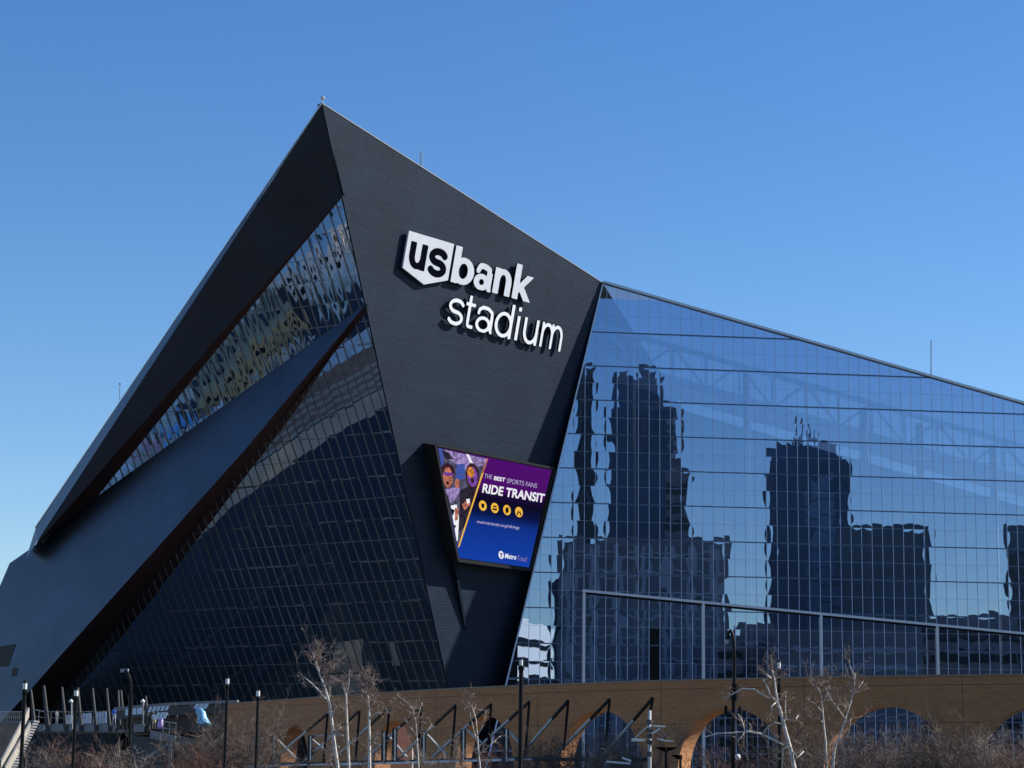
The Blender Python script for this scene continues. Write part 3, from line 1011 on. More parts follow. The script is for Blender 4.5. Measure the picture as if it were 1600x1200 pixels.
line_text('Transit', 912, 1064, 998, 1080, 916, 1020, P_['lilac'], 0.0)
flat('logo_disc', oval(779, 1020, 23, 34, 16), P_['white'], .04)
flat('logo_mark', [(764, 1000), (795, 1008), (795, 1018), (764, 1010)], P_['blue'], .05); flat('logo_mark', [(774, 1010), (784, 1013), (782, 1045), (772, 1042)], P_['blue'], .05)
for i, (cx, cy) in enumerate(((622, 600), (724, 620), (828, 638), (930, 655))):
    d_ = flat('icon_disc', oval(cx, cy, 33, 44, 16), P_['yellow'], .04)
    if i == 0: shp_ = [[(cx - 14, cy - 20), (cx + 14, cy - 14), (cx + 12, cy + 14), (cx, cy + 24), (cx - 12, cy + 10)]]
    elif i == 1: shp_ = [[(cx - 16, cy - 22), (cx + 16, cy - 16), (cx + 16, cy - 4), (cx - 16, cy - 10)], [(cx - 18, cy + 0), (cx + 18, cy + 6), (cx + 18, cy + 22), (cx - 18, cy + 16)]]
    elif i == 2: shp_ = [oval(cx, cy, 15, 24, 8), [(cx + 8, cy - 26), (cx + 16, cy - 22), (cx - 6, cy + 28), (cx - 14, cy + 24)]]
    else: shp_ = [[(cx - 20, cy + 22), (cx - 8, cy - 14), (cx - 2, cy - 12), (cx - 8, cy + 26)], [(cx + 4, cy - 12), (cx + 10, cy - 10), (cx + 22, cy + 30), (cx + 10, cy + 28)], [(cx - 6, cy - 2), (cx + 8, cy), (cx + 8, cy + 8), (cx - 6, cy + 6)]]
    for s_ in shp_: flat('icon_mark', s_, P_['black'], .05)

# ------------------------------------------------------------------ brick arcade wall
def brick_mat(name, c1, c2, mortar, rough=0.85):
    m = bpy.data.materials.new(name); m.use_nodes = True
    nt = m.node_tree; b = nt.nodes['Principled BSDF']; b.inputs['Roughness'].default_value = rough
    uv = nt.nodes.new('ShaderNodeUVMap'); br = nt.nodes.new('ShaderNodeTexBrick')
    br.inputs['Brick Width'].default_value = 0.42; br.inputs['Row Height'].default_value = 0.13; br.inputs['Mortar Size'].default_value = 0.012; br.inputs['Scale'].default_value = 1
    br.inputs['Color1'].default_value = (*c1, 1); br.inputs['Color2'].default_value = (*c2, 1); br.inputs['Mortar'].default_value = (*mortar, 1)
    nt.links.new(uv.outputs[0], br.inputs['Vector'])
    nz = nt.nodes.new('ShaderNodeTexNoise'); nz.inputs['Scale'].default_value = 0.5; nz.inputs['Detail'].default_value = 8
    mp_ = nt.nodes.new('ShaderNodeMapping'); mp_.inputs['Scale'].default_value = (.5, 2, 1)
    nt.links.new(uv.outputs[0], mp_.inputs[0]); nt.links.new(mp_.outputs[0], nz.inputs['Vector'])
    mr = nt.nodes.new('ShaderNodeMapRange'); mr.inputs[1].default_value, mr.inputs[2].default_value, mr.inputs[3].default_value, mr.inputs[4].default_value = .3, .7, .90, 1.10
    nt.links.new(nz.outputs['Fac'], mr.inputs[0])
    mx = nt.nodes.new('ShaderNodeMix'); mx.data_type = 'RGBA'; mx.blend_type = 'MULTIPLY'; mx.inputs[0].default_value = 1
    nt.links.new(br.outputs['Color'], mx.inputs[6]); nt.links.new(mr.outputs[0], mx.inputs[7]); nt.links.new(mx.outputs[2], b.inputs['Base Color'])
    return m
M['brick'] = brick_mat('brown brick', (0.43, 0.172, 0.062), (0.52, 0.215, 0.082), (0.30, 0.14, 0.065))
M['brick_s'] = brick_mat('bounce tinted brick', (0.62, 0.28, 0.11), (0.70, 0.34, 0.15), (0.50, 0.25, 0.12))  # soffit brick tinted orange for light bounced off the ground
M['cap'] = mat('stone coping', (0.30, 0.21, 0.14), 0.8, var=0.15, scale=0.5)
ZW = 9.1
ctl = [(355, 1100.2), (380, 1098.7), (480, 1092), (570, 1085.5), (660, 1079.5), (760, 1074.7), (850, 1071), (940, 1068.3), (1020, 1065.8), (1120, 1063.2), (1210, 1061), (1300, 1058.9), (1400, 1057.4), (1500, 1056.5), (1600, 1055.6), (1700, 1055.2)]
wp = np.array([atz(x, y, ZW)[:2] for x, y in ctl])
seg = np.concatenate([[0], np.cumsum(np.linalg.norm(np.diff(wp, axis=0), axis=1))])
fx, fy = np.polyfit(seg, wp[:, 0], 4), np.polyfit(seg, wp[:, 1], 4)
def WP(s, z=0.0, off=0.0):
    x, y = np.polyval(fx, s), np.polyval(fy, s)
    dx, dy = np.polyval(np.polyder(fx), s), np.polyval(np.polyder(fy), s)
    l = math.hypot(dx, dy); nx, ny = -dy / l, dx / l       # points to the back of the wall
    return Vector((x + nx * off, y + ny * off, z))
def s_of_px(px):
    best = min(np.arange(0, seg[-1], .05), key=lambda s: abs(px_of(WP(s, ZW))[0] - px))
    return float(best)
def px_of(p):
    q = CAMROT.transposed() @ (p - EYE)
    return 800 + FPX * q.x / -q.z, 600 - FPX * q.y / -q.z
TH = 1.5
arcade = empty('arcade_wall', WP(seg[-1] / 2, 0), 'long curved brown brick wall with a row of arched openings', 'wall')
# arch: (crown px, crown py, half width in metres)
arches = []
for px, py, hw in ((462, 1133, 3.3), (617, 1126, 3.5), (757, 1117, 3.8), (937, 1110, 4.2), (1140, 1106.5, 4.45), (1382, 1104, 4.55), (1629, 1102.5, 4.65)):
    s = s_of_px(px)
    # crown height on the front face
    P = WP(s, 0); T = (WP(s + .1, 0) - WP(s - .1, 0)).normalized(); n = Vector((T.y, -T.x, 0))
    z = hit(px, py, P, n).z
    arches.append((s, z, hw))
    print('arch', px, round(s, 1), round(z, 2), 'dist', round(P.y, 1))
def intrados(s):
    for c, z, hw in arches:
        if abs(s - c) < hw - 1e-6:
            rise = min(hw, z - 0.5)
            return z - rise + rise * math.sqrt(max(0, 1 - ((s - c) / hw) ** 2)), True
    return 0.0, False
ss = set(np.arange(0, seg[-1] + .01, 0.5).tolist())
for c, z, hw in arches:
    for i in range(41):
        ss.add(c - hw * math.cos(math.pi * i / 40))
ss = sorted(s for s in ss if 0 <= s <= seg[-1])
front = MB()
for i in range(len(ss) - 1):
    a, b = ss[i], ss[i + 1]
    if b - a < 1e-5: continue
    mid = (a + b) / 2
    inside = intrados(mid)[1]
    def zl(s):
        if not inside: return 0.0
        for c, z, hw in arches:
            if abs(mid - c) < hw:
                rise = min(hw, z - .5); return z - rise + rise * math.sqrt(max(0, 1 - min(1, abs(s - c) / hw) ** 2))
    za, zb = zl(a), zl(b)
    front.poly([WP(a, za), WP(b, zb), WP(b, ZW), WP(a, ZW)], 0, [(a, za), (b, zb), (b, ZW), (a, ZW)])
    front.poly([WP(b, zb, TH), WP(a, za, TH), WP(a, ZW, TH), WP(b, ZW, TH)], 0, [(b, zb), (a, za), (a, ZW), (b, ZW)])
front.poly([WP(0, 0, TH), WP(0, 0), WP(0, ZW), WP(0, ZW, TH)], 0)
front.build('wall', M['brick'], arcade)
for c, z, hw in arches:
    so_ = MB()
    rise = min(hw, z - .5)
    N = 40; pr = []
    for i in range(N + 1):
        t_ = math.pi * i / N
        s = c - hw * math.cos(t_)
        pr.append((s, z - rise + rise * math.sin(t_)))
    pr = [(c - hw, 0)] + pr + [(c + hw, 0)]
    L_ = 0
    for i in range(len(pr) - 1):
        l = math.dist(pr[i], pr[i + 1])
        so_.poly([WP(pr[i][0], pr[i][1], .02), WP(pr[i][0], pr[i][1], TH - .02), WP(pr[i + 1][0], pr[i + 1][1], TH - .02), WP(pr[i + 1][0], pr[i + 1][1], .02)], 0, [(0, L_), (TH, L_), (TH, L_ + l), (0, L_ + l)])
        L_ += l
    so_.build('arch_soffit', M['brick_s'], arcade)
joint = mat('dark joint', (0.09, 0.05, 0.03), .9)
zc = hit(1000, 1132, WP(s_of_px(1000), 0), Vector(((WP(s_of_px(1000) + .1) - WP(s_of_px(1000) - .1)).y, -(WP(s_of_px(1000) + .1) - WP(s_of_px(1000) - .1)).x, 0)).normalized()).z
for zz in (zc, ZW - .55):
    j_ = MB(); run = np.linspace(0, seg[-1], 120)
    for a, b in zip(run, run[1:]):
        if intrados((a + b) / 2)[0] < zz - .1 or not intrados((a + b) / 2)[1]:
            j_.poly([WP(a, zz - .018, -.004), WP(b, zz - .018, -.004), WP(b, zz + .018, -.004), WP(a, zz + .018, -.004)])
    j_.build('course_joint', joint, arcade)['kind'] = 'stuff'
for (c0, _, _), (c1, _, _) in zip(arches, arches[1:]):
    m_ = (c0 + c1) / 2
    j_ = MB(); j_.poly([WP(m_ - .02, 0, -.005), WP(m_ + .02, 0, -.005), WP(m_ + .02, ZW, -.005), WP(m_ - .02, ZW, -.005)]); j_.build('expansion_joint', joint, arcade)
cp = MB()
cs = np.linspace(0, seg[-1], 60)
for i in range(59):
    cp.prism([WP(cs[i], ZW + .003, -.06), WP(cs[i + 1], ZW + .003, -.06), WP(cs[i + 1], ZW + .003, TH + .06), WP(cs[i], ZW + .003, TH + .06)], (0, 0, .12))
cp.build('coping', M['cap'], arcade)

# ------------------------------------------------------------------ downtown behind the viewer (seen mirrored in the glass)
def mirror(px, py, L, P=None, n=None):
    P, n = (P or PG), (n or nG)
    q = hit(px, py, P, n); d = ray(px, py)
    r = d - n * (2 * d.dot(n))
    return q + r * L, r, (q - EYE).length + L
M['tower_navy'] = mat('dark blue tower glass', (0.08, 0.13, 0.21), 0.35, var=0.3, scale=0.03)
M['tower_brown'] = mat('dark brown tower stone', (0.21, 0.21, 0.215), 0.7, var=0.2, scale=0.05)
M['tower_green'] = mat('dark green tower stone', (0.11, 0.14, 0.155), 0.6, var=0.2, scale=0.05)
M['tower_white'] = mat('white tower stone', (0.78, 0.76, 0.72), 0.7, var=0.1, scale=0.05)
M['win_dark'] = mat('dark window glass', (0.012, 0.015, 0.02), 0.15)
M['win_pale'] = mat('pale window frames', (0.42, 0.43, 0.44), 0.5)
M['pier_blue'] = mat('blue grey pier stone', (0.11, 0.14, 0.19), 0.6)
M['tower_blue'] = mat('pale blue tower glass', (0.16, 0.24, 0.34), 0.4)
def tower(name, xl, xr, yt, L, depth, m, label, bands=None, bm_=None, cols=None, tops=(), bh=.45, yaw=0.0, stretch=1.0):
    c, r, dist = mirror((xl + xr) / 2, yt, L)
    wd = (xr - xl) / FPX * dist
    h = c.z
    f = Vector((r.x, r.y, 0)).normalized()
    rz = math.atan2(f.y, f.x) - math.pi / 2 + yaw
    f = Matrix.Rotation(yaw, 3, 'Z') @ f
    wd *= stretch
    base = Vector((c.x, c.y, 0)) + f * depth / 2
    t = empty(name, base, label, 'building')
    side = Vector((math.cos(rz), math.sin(rz), 0))
    b = MB(); b.box(base + Vector((0, 0, h / 2)), wd, depth, h, 0, rz); b.build('body', m, t)
    fc = base - f * depth / 2
    if bands:
        z = 6
        while z < h - 3:
            q = MB(); q.box(fc + Vector((0, 0, z)) - f * .1, wd * .94, .3, bands * bh, 0, rz); q.build('window_band', bm_, t)
            z += bands
    if cols:
        n = max(2, int(wd / cols))
        for i in range(n):
            u = (i + .5) / n - .5
            q = MB(); q.box(fc + side * (u * wd) + Vector((0, 0, h / 2)) - f * .25, cols * .3, .5, h * .96, 0, rz); q.build('pier', bm_, t)
    for (x0, x1, y) in tops:
        cc, _, dd = mirror((x0 + x1) / 2, y, L)
        w2 = max(.8, (x1 - x0) / FPX * dd)
        off = ((x0 + x1) - (xl + xr)) / 2 / FPX * dd
        q = MB(); q.box(base - side * off * -1 * (1 if True else 0) + Vector((0, 0, (h + cc.z) / 2)), w2, min(w2, depth * .8), cc.z - h, 0, rz); q.build('roof_block', m, t)
    return t
tower('office_tower', 950, 1048, 638, 330, 26, M['tower_navy'], 'slim dark blue office tower with a stepped top mirrored left of centre in the glass', cols=3.4, bm_=M['pier_blue'], tops=((964, 1040, 584), (972, 998, 562), (1012, 1036, 570)))
tower('office_tower', 1000, 1060, 632, 335, 24, M['tower_brown'], 'speckled grey brown tower shoulder mirrored beside the slim dark blue tower', bands=3.6, bh=.3, bm_=M['win_pale'], cols=4)
tower('office_tower', 902, 928, 572, 300, 18, M['tower_green'], 'narrow dark green tower mirrored next to the dark metal wall edge', cols=3.5, bm_=M['win_dark'])
tower('office_tower', 1040, 1076, 735, 290, 14, M['tower_brown'], 'low dark tower wing mirrored right of the slim blue tower', bands=5, bm_=M['win_dark'])
tower('office_building', 872, 1136, 843, 240, 30, M['tower_brown'], 'wide dark office block with pale window rows mirrored at the foot of the towers', bands=5.2, bm_=M['win_pale'], bh=.12, cols=6)
tower('office_tower', 1201, 1322, 716, 380, 28, M['tower_navy'], 'broad flat topped navy tower with roof masts mirrored right of centre', cols=4.2, bm_=M['pier_blue'], tops=((1214, 1316, 690), (1250, 1252, 660), (1266, 1276, 668), (1269, 1271, 642), (1278, 1284, 676)))
tower('office_building', 1310, 1450, 823, 300, 30, M['tower_green'], 'long dark office block with piers mirrored beside the broad navy tower', bands=4.6, bh=.16, bm_=M['pier_blue'])
tower('office_tower', 1577, 1680, 832, 300, 30, M['tower_green'], 'dark tower mirrored at the right end of the glass wall', bands=4.5, bm_=M['win_dark'], tops=((1590, 1680, 815),))
tower('brick_building', 1150, 1215, 976, 200, 25, M['tower_brown'], 'low dark brick building mirrored between the two tower groups', bands=4, bh=.2, bm_=M['win_pale'])
tower('brick_building', 1440, 1590, 963, 200, 25, M['tower_brown'], 'low brown brick building mirrored under the gap of sky at the right', bands=5, bm_=M['win_dark'])
tower('apartment_block', 800, 862, 972, 170, 7, M['tower_white'], 'white apartment block with dark windows mirrored in the bottom left corner of the glass', bands=4.2, bh=.3, bm_=M['win_dark'], yaw=-1.17, stretch=2.4)
tower('office_building', 862, 905, 905, 260, 25, M['tower_navy'], 'dark blue office block mirrored behind the white apartment block', cols=5, bm_=M['win_dark'])
tower('brick_building', 1120, 1160, 990, 195, 22, M['tower_brown'], 'small dark building mirrored in the gap beside the curled street light', bands=5, bm_=M['win_dark'])
tower('parking_ramp', 1205, 1440, 985, 180, 30, M['tower_brown'], 'low dark parking ramp mirrored under the broad navy tower', bands=3.6, bh=.2, bm_=M['win_pale'])
tower('office_tower', 1264, 1302, 745, 345, 10, M['tower_blue'], 'pale blue glass stair tower mirrored in front of the broad navy tower', bands=5, bh=.15, bm_=M['pier_blue'])

# ground and low things north of the stadium, mirrored in the overhanging prow glass
def sheet(name, pts, z, m, label):
    w = MB(); w.poly([(x, y, z) for x, y in pts]); return tag(w.build(name, m), label, kind='structure')
sheet('parking_lot', [(-104, 200), (-60, 200), (-45, 420), (-104, 420)], 0.006, M['asphalt'], 'dark asphalt lot beside the stadium')
M['pale'] = mat('pale sunlit ground', (0.98, 0.56, 0.31), 0.85, var=0.2, scale=0.12)  # warm pale albedo stands in for sunlight this ground does not get
M['pavbrown'] = mat('brown pavers', (0.48, 0.22, 0.13), 0.85, var=0.3, scale=0.3)
M['pavgrey'] = mat('grey brown pavers', (0.68, 0.44, 0.28), 0.85, var=0.3, scale=0.3)  # both band tones warmed to offset the blue of the shade
M['white_spot_tone'] = mat('white spot tone', (0.88, 0.82, 0.74), 0.8, var=.2, scale=.5)  # white tone put in for bright spots in the glass
shade_edge = [(-70, 258), (-76.5, 272), (-82, 282), (-88, 300), (-91, 330)]  # edge between lit and shaded ground, drawn as the border of the sheets
def strip(name, o0, o1, z, m, label):  # bands added only for their image in the prow glass
    sheet(name, [(x - o0, y) for x, y in shade_edge] + [(x - o1, y) for x, y in reversed(shade_edge)], z, m, label)
strip('added_pale_sheet', 0, 5.2, .014, M['pale'], 'pale sunlit ground band added beside the asphalt lot for its image in the prow glass')
for i in range(4):
    strip('added_band_sheet', 5.6 + i * 2.0, 6.6 + i * 2.0, .014, M['pavgrey'], 'grey brown band added for its image in the prow glass')
    strip('added_band_sheet', 6.6 + i * 2.0, 7.6 + i * 2.0, .014, M['pavbrown'], 'brown band added for its image in the prow glass')
strip('added_band_sheet', 13.6, 17.5, .018, M['pavbrown'], 'wide brown band added for its image in the prow glass')
strip('added_pale_sheet', 17.5, 22, .018, M['white_spot_tone'], 'white band added beyond the brown ones for its image in the prow glass')
def gmirror(px, py):
    q, r, _ = mirror(px, py, 0, pA, nL)
    return q + r * (-q.z / r.z)
def patch(name, pxs, z, m, label):
    P = [gmirror(*p) for p in pxs]
    sheet(name, [(p.x, p.y) for p in P], z, m, label)
patch('added_pale_sheet', [(528, 1004), (566, 999), (566, 1050), (512, 1052)], .02, M['pale'], 'pale patch added for a bright spot at the foot of the prow glass')
patch('added_pale_sheet', [(510, 1056), (564, 1054), (566, 1100), (500, 1100)], .02, M['pale'], 'second pale patch added for a bright spot at the foot of the prow glass')
patch('added_pale_sheet', [(607, 1003), (616, 1003), (626, 1040), (614, 1040)], .02, M['pale'], 'narrow pale patch added for a bright spot at the foot of the prow glass')
patch('added_dark_sheet', [(360, 500), (440, 445), (520, 470), (500, 515), (420, 560), (370, 580)], .022, M['asphalt'], 'dark patch added on the plaza for its image in the prow glass')
patch('added_dark_sheet', [(230, 690), (300, 620), (320, 640), (260, 690)], .022, M['asphalt'], 'second dark patch added on the plaza for its image in the prow glass')
patch('added_band_sheet', [(455, 560), (530, 515), (545, 530), (470, 580)], .024, M['pavgrey'], 'grey brown patch added on the plaza for its image in the prow glass')
patch('added_pale_sheet', [(440, 400), (520, 325), (560, 420), (500, 470)], .022, M['white_spot_tone'], 'white patch added round the white hall for its image in the prow glass')
M['plaza'] = mat('plaza paving', (0.80, 0.68, 0.54), .85, var=.5, scale=.3)  # albedo raised and warmed in place of sunlight on the plaza
sheet('plaza', [(-200, 180), (-104, 180), (-107, 420), (-200, 420)], 0.010, M['plaza'], 'concrete plaza beyond the lot')
def lowblock(name, x, y, sx, sy, h, m, label, n=6):
    t = empty(name, (x, y, 0), label, 'building')
    b = MB(); b.box((x, y, h / 2), sx, sy, h); b.build('body', m, t)
    for i in range(n):
        yy = y - sy / 2 + (i + .5) * sy / n
        for zz in (h * .3, h * .7):
            q = MB(); q.box((x + sx / 2 + .03, yy, zz), .12, sy / n * .55, h * .22); q.build('window', M['win_dark'], t)
        q = MB(); q.box((x, yy, h + .3), sx * .5, sy / n * .4, .6); q.build('skylight', M['win_dark'], t)
lowblock('white_hall', -121, 254, 17, 26, 7, M['tower_white'], 'low white hall with skylights mirrored at the top of the prow glass', 8)
lowblock('tan_hall', -113, 281, 10, 22, 5, mat('tan render', (0.55, 0.38, 0.2), .8), 'low tan hall mirrored just above the fin tip', 6)
M['tent_white'] = mat('white tent cloth', (0.8, 0.8, 0.82), .7); M['tent_blue'] = mat('light blue tent cloth', (0.2, 0.5, 0.8), .7); M['tent_pink'] = mat('pink tent cloth', (0.75, 0.35, 0.4), .7)
for i, (x, y, c, nm) in enumerate(((-108, 296, 'white', 'nearest'), (-113, 298, 'blue', 'second'), (-108, 302, 'blue', 'third'), (-114, 304, 'pink', 'fourth'), (-109, 308, 'white', 'fifth'), (-115, 310, 'white', 'far'), (-105, 290, 'white', 'front'), (-104, 314, 'pink', 'last'))):  # unseen tents added only to give coloured streaks in the prow glass
    t = empty('added_tent', (x, y, 0), f'{nm} {c} pitched canopy tent added on the plaza for its image in the upper prow glass', 'tent', 'canopy tents added on the plaza')
    q = MB(); a = [Vector((x + sx * 2, y + sy * 2, 2.4)) for sx, sy in ((-1, -1), (1, -1), (1, 1), (-1, 1))]; top = Vector((x, y, 3.6))
    for k in range(4): q.poly([a[k], a[(k + 1) % 4], top])
    q.build('canopy', M['tent_' + c], t)
    for p in a:
        q = MB(); q.bar((p.x, p.y, 0), p, .06); q.build('leg', M['coping'], t)

# ------------------------------------------------------------------ footbridge at the left end of the wall
M['conc'] = mat('pale bridge concrete', (0.20, 0.205, 0.21), .8, var=.12, scale=.5)
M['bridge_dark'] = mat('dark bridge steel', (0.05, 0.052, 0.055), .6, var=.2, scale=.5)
M['fin_post'] = mat('weathered grey steel fin', (0.06, 0.059, 0.057), .6, var=.3, scale=.6)
M['rail'] = mat('grey galvanised rail', (0.25, 0.26, 0.27), .5, .3)
M['bridge_glass'] = mat('sky painted parapet glass', (0.62, 0.70, 0.85), .25, spec=.8)  # sky reflection put in as an even pale blue colour
bridge = empty('footbridge', at(150, 1143, 236), 'raised footbridge deck with leaning steel fins at the left end of the arcade', 'footbridge')
# deck edge (top of the slab)
dp = [(-60, 1137, 262), (20, 1134, 250), (55, 1132, 244), (100, 1133, 240), (170, 1131, 234), (232, 1131, 228)]
dk = [at(*p) for p in dp]
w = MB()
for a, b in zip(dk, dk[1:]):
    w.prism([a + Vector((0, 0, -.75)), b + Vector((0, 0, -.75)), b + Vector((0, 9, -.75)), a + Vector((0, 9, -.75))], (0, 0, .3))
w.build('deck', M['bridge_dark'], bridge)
for x0, x1 in ((56, 70), (79, 99.5), (104, 113), (118, 125), (130, 148), (152, 170), (175, 181), (186, 204), (209, 226)):
    Y0, Y1 = np.interp(x0, [p[0] for p in dp], [p[2] for p in dp]) - .3, np.interp(x1, [p[0] for p in dp], [p[2] for p in dp]) - .3
    a, b = at(x0, 1131.5, Y0), at(x1, 1131, Y1)
    w = MB(); w.prism([a, b, b - Vector((0, 0, .8)), a - Vector((0, 0, .8))], (0, .35, 0)); w.build('fascia_panel', M['conc'], bridge)
# nearer kinked edge beam
a, b = at(235, 1141.5, 224), at(274, 1150, 221)
w = MB(); w.prism([a, b, b - Vector((0, 0, .75)), a - Vector((0, 0, .75))], (0, .5, 0)); w.build('fascia_panel', M['conc'], bridge)
a, b = at(279, 1150, 221), at(316, 1157, 220)
w = MB(); w.prism([a, b, b - Vector((0, 0, .7)), a - Vector((0, 0, .7))], (0, .4, 0)); w.build('fascia_panel', mat('stained concrete', (.17, .155, .145), .85, var=.3, scale=.6), bridge)
# leaning fins
for xt, yt, xb, yb, wpx in ((37, 1082, 40, 1135, 4), (47.5, 1077, 53.5, 1143, 5), (67.5, 1071, 74, 1143, 7), (96, 1073, 102, 1143, 5), (121, 1074, 126, 1143, 5), (144, 1075, 149.5, 1142, 4.5), (166, 1075, 171, 1142, 4.5), (184, 1078, 186, 1140, 4), (188.5, 1078, 193, 1140, 4), (227, 1087, 232, 1142, 4.5), (273, 1097, 278, 1154, 4.5)):
    Y = np.interp(xb, [p[0] for p in dp], [p[2] for p in dp]) - .9
    k = Y / FPX
    t_, b_ = at(xt, yt, Y), at(xb, yb, Y)
    w = MB(); hw = wpx * k / 2
    w.prism([b_ - Vector((hw, 0, 0)), b_ + Vector((hw, 0, 0)), t_ + Vector((hw * .35, 0, 0)), t_ - Vector((hw * .35, 0, 0))], (0, .6, 0)); w.build('leaning_fin', M['fin_post'], bridge)
# railing
def railing(pxs, h, step, parent, name='railing'):
    P = [at(*p) for p in pxs]
    for a, b in zip(P, P[1:]):
        w = MB(); w.bar(a, b, .09); w.build('handrail', M['rail'], parent)
        w = MB(); w.bar(a - Vector((0, 0, h * .5)), b - Vector((0, 0, h * .5)), .05); w.build('mid_rail', M['rail'], parent)
        n = max(1, int((b - a).length / step))
        for i in range(n + 1):
            w = MB(); q = a.lerp(b, i / n); w.bar(q, q - Vector((0, 0, h)), .06); w.build('baluster', M['rail'], parent)
railing([(-60, 1112, 262), (34, 1112, 249)], 1.3, .5, bridge)
railing([(52, 1108.5, 243.6), (70, 1112, 242), (100, 1112, 240), (170, 1111.5, 234)], 1.35, .9, bridge)
railing([(255, 1127, 222), (275, 1130, 221)], 1.3, .8, bridge)
# steel trestle under the kinked end
for (p, q, wd) in (((266.5, 1155, 222), (265.5, 1200, 222), .28), ((275, 1160, 222), (301, 1190, 222), .2), ((262, 1163, 223), (230, 1183, 223), .22), ((318, 1135, 221), (317.5, 1200, 221), .16)):
    w = MB(); w.bar(at(*p), at(*q), wd); w.build('trestle_leg', M['rail'], bridge)
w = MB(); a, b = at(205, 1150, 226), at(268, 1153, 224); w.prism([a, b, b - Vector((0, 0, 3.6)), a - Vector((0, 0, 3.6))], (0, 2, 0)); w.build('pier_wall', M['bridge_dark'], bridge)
# long parapet running on to the brick wall, with panes painted pale blue for the mirrored sky
pr_ = [(180, 1107.5, 230), (232, 1102.5, 228), (275, 1099.8, 226), (330, 1097.2, 225), (372, 1096.2, 223.5)]
P = [at(*p) for p in pr_]
for a, b in zip(P, P[1:]):
    w = MB(); w.bar(a, b, .3, .28); w.build('parapet_rail', M['conc'], bridge)
w = MB()
for a, b in zip(P, P[1:]):
    w.prism([a + Vector((0, .6, -.2)), b + Vector((0, .6, -.2)), b + Vector((0, .6, -1.1)), a + Vector((0, .6, -1.1))], (0, .3, 0))
w.build('parapet_wall', M['bridge_dark'], bridge)
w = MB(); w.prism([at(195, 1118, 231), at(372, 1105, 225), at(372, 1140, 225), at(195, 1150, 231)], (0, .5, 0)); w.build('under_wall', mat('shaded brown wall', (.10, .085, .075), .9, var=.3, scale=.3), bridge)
def pane_row(xa, xb, yta, ytb, yba, ybb, n, Y, slant=4):
    for i in range(n):
        f0, f1 = i / n + .03, (i + 1) / n - .03
        L_ = lambda a, b, f: a + (b - a) * f
        q = [at(L_(xa, xb, f0) + slant * .5, L_(yta, ytb, f0), Y), at(L_(xa, xb, f1) + slant * .5, L_(yta, ytb, f1), Y), at(L_(xa, xb, f1) - slant * .5, L_(yba, ybb, f1), Y), at(L_(xa, xb, f0) - slant * .5, L_(yba, ybb, f0), Y)]
        w = MB(); w.prism(q, (0, .06, 0)); w.build('parapet_pane', M['bridge_glass'], bridge)
pane_row(195, 222, 1108, 1105.5, 1118, 1115.5, 3, 224.5, 0)
pane_row(231, 264, 1104.5, 1102.5, 1113, 1109.5, 5, 224, 3)
pane_row(303, 325, 1100, 1099, 1107.5, 1107, 3, 223, 4)
pane_row(243, 261, 1113.5, 1112.5, 1124, 1123, 3, 224.2, 4)
pane_row(128, 143, 1115, 1114, 1131, 1130, 3, 243, 0); pane_row(150, 167, 1113, 1112, 1131, 1130, 4, 243, 0); pane_row(104, 114, 1117, 1117, 1131, 1131, 2, 243, 0)
pane_row(213, 219, 1117, 1117, 1134, 1134, 1, 231, 0); pane_row(191, 204, 1119, 1118, 1133, 1133, 2, 236, 0)

# stairs at the far left
M['stair'] = mat('beige stair stringer', (0.36, 0.33, 0.27), .8, var=.15, scale=.5)
stair = empty('stairway', at(30, 1200, 200), 'beige concrete stair with sloping parapets at the far left below the deck', 'stairs')
for (x0, y0, x1, y1, hp) in ((45, 1107, 2, 1190, 13), (47, 1130, 8, 1200, 14)):
    a, b = at(x0, y0, 205), at(x1, y1, 195)
    w = MB(); w.prism([a, b, b - Vector((0, 0, hp * .06)), a - Vector((0, 0, hp * .06))], (0, .3, 0)); w.build('parapet', M['stair'], stair)
    w = MB(); w.bar(a + Vector((0, -.1, .05)), b + Vector((0, -.1, .05)), .12); w.build('handrail', M['conc'], stair)
w = MB()
for i in range(18):
    q = at(44, 1118, 206).lerp(at(4, 1196, 197), i / 18); w.box(q + Vector((0, 1.5, -.5)), 1.0, 2.5, .16)
w.build('steps', M['conc'], stair)
side = empty('brick_side_wall', at(10, 1160, 214), 'brown brick wall under the far left railing', 'wall')
a, b = at(-60, 1131, 216), at(33, 1130, 214)
w = MB(); w.prism([a, b, Vector((b.x, b.y, 0)), Vector((a.x, a.y, 0))], (0, .5, 0)); w.build('wall', mat('old brown brick', (.26, .19, .14), .85, var=.25, scale=.8), side)
w = MB(); w.bar(a + Vector((0, .2, .08)), b + Vector((0, .2, .08)), .6, .16); w.build('coping', M['conc'], side)

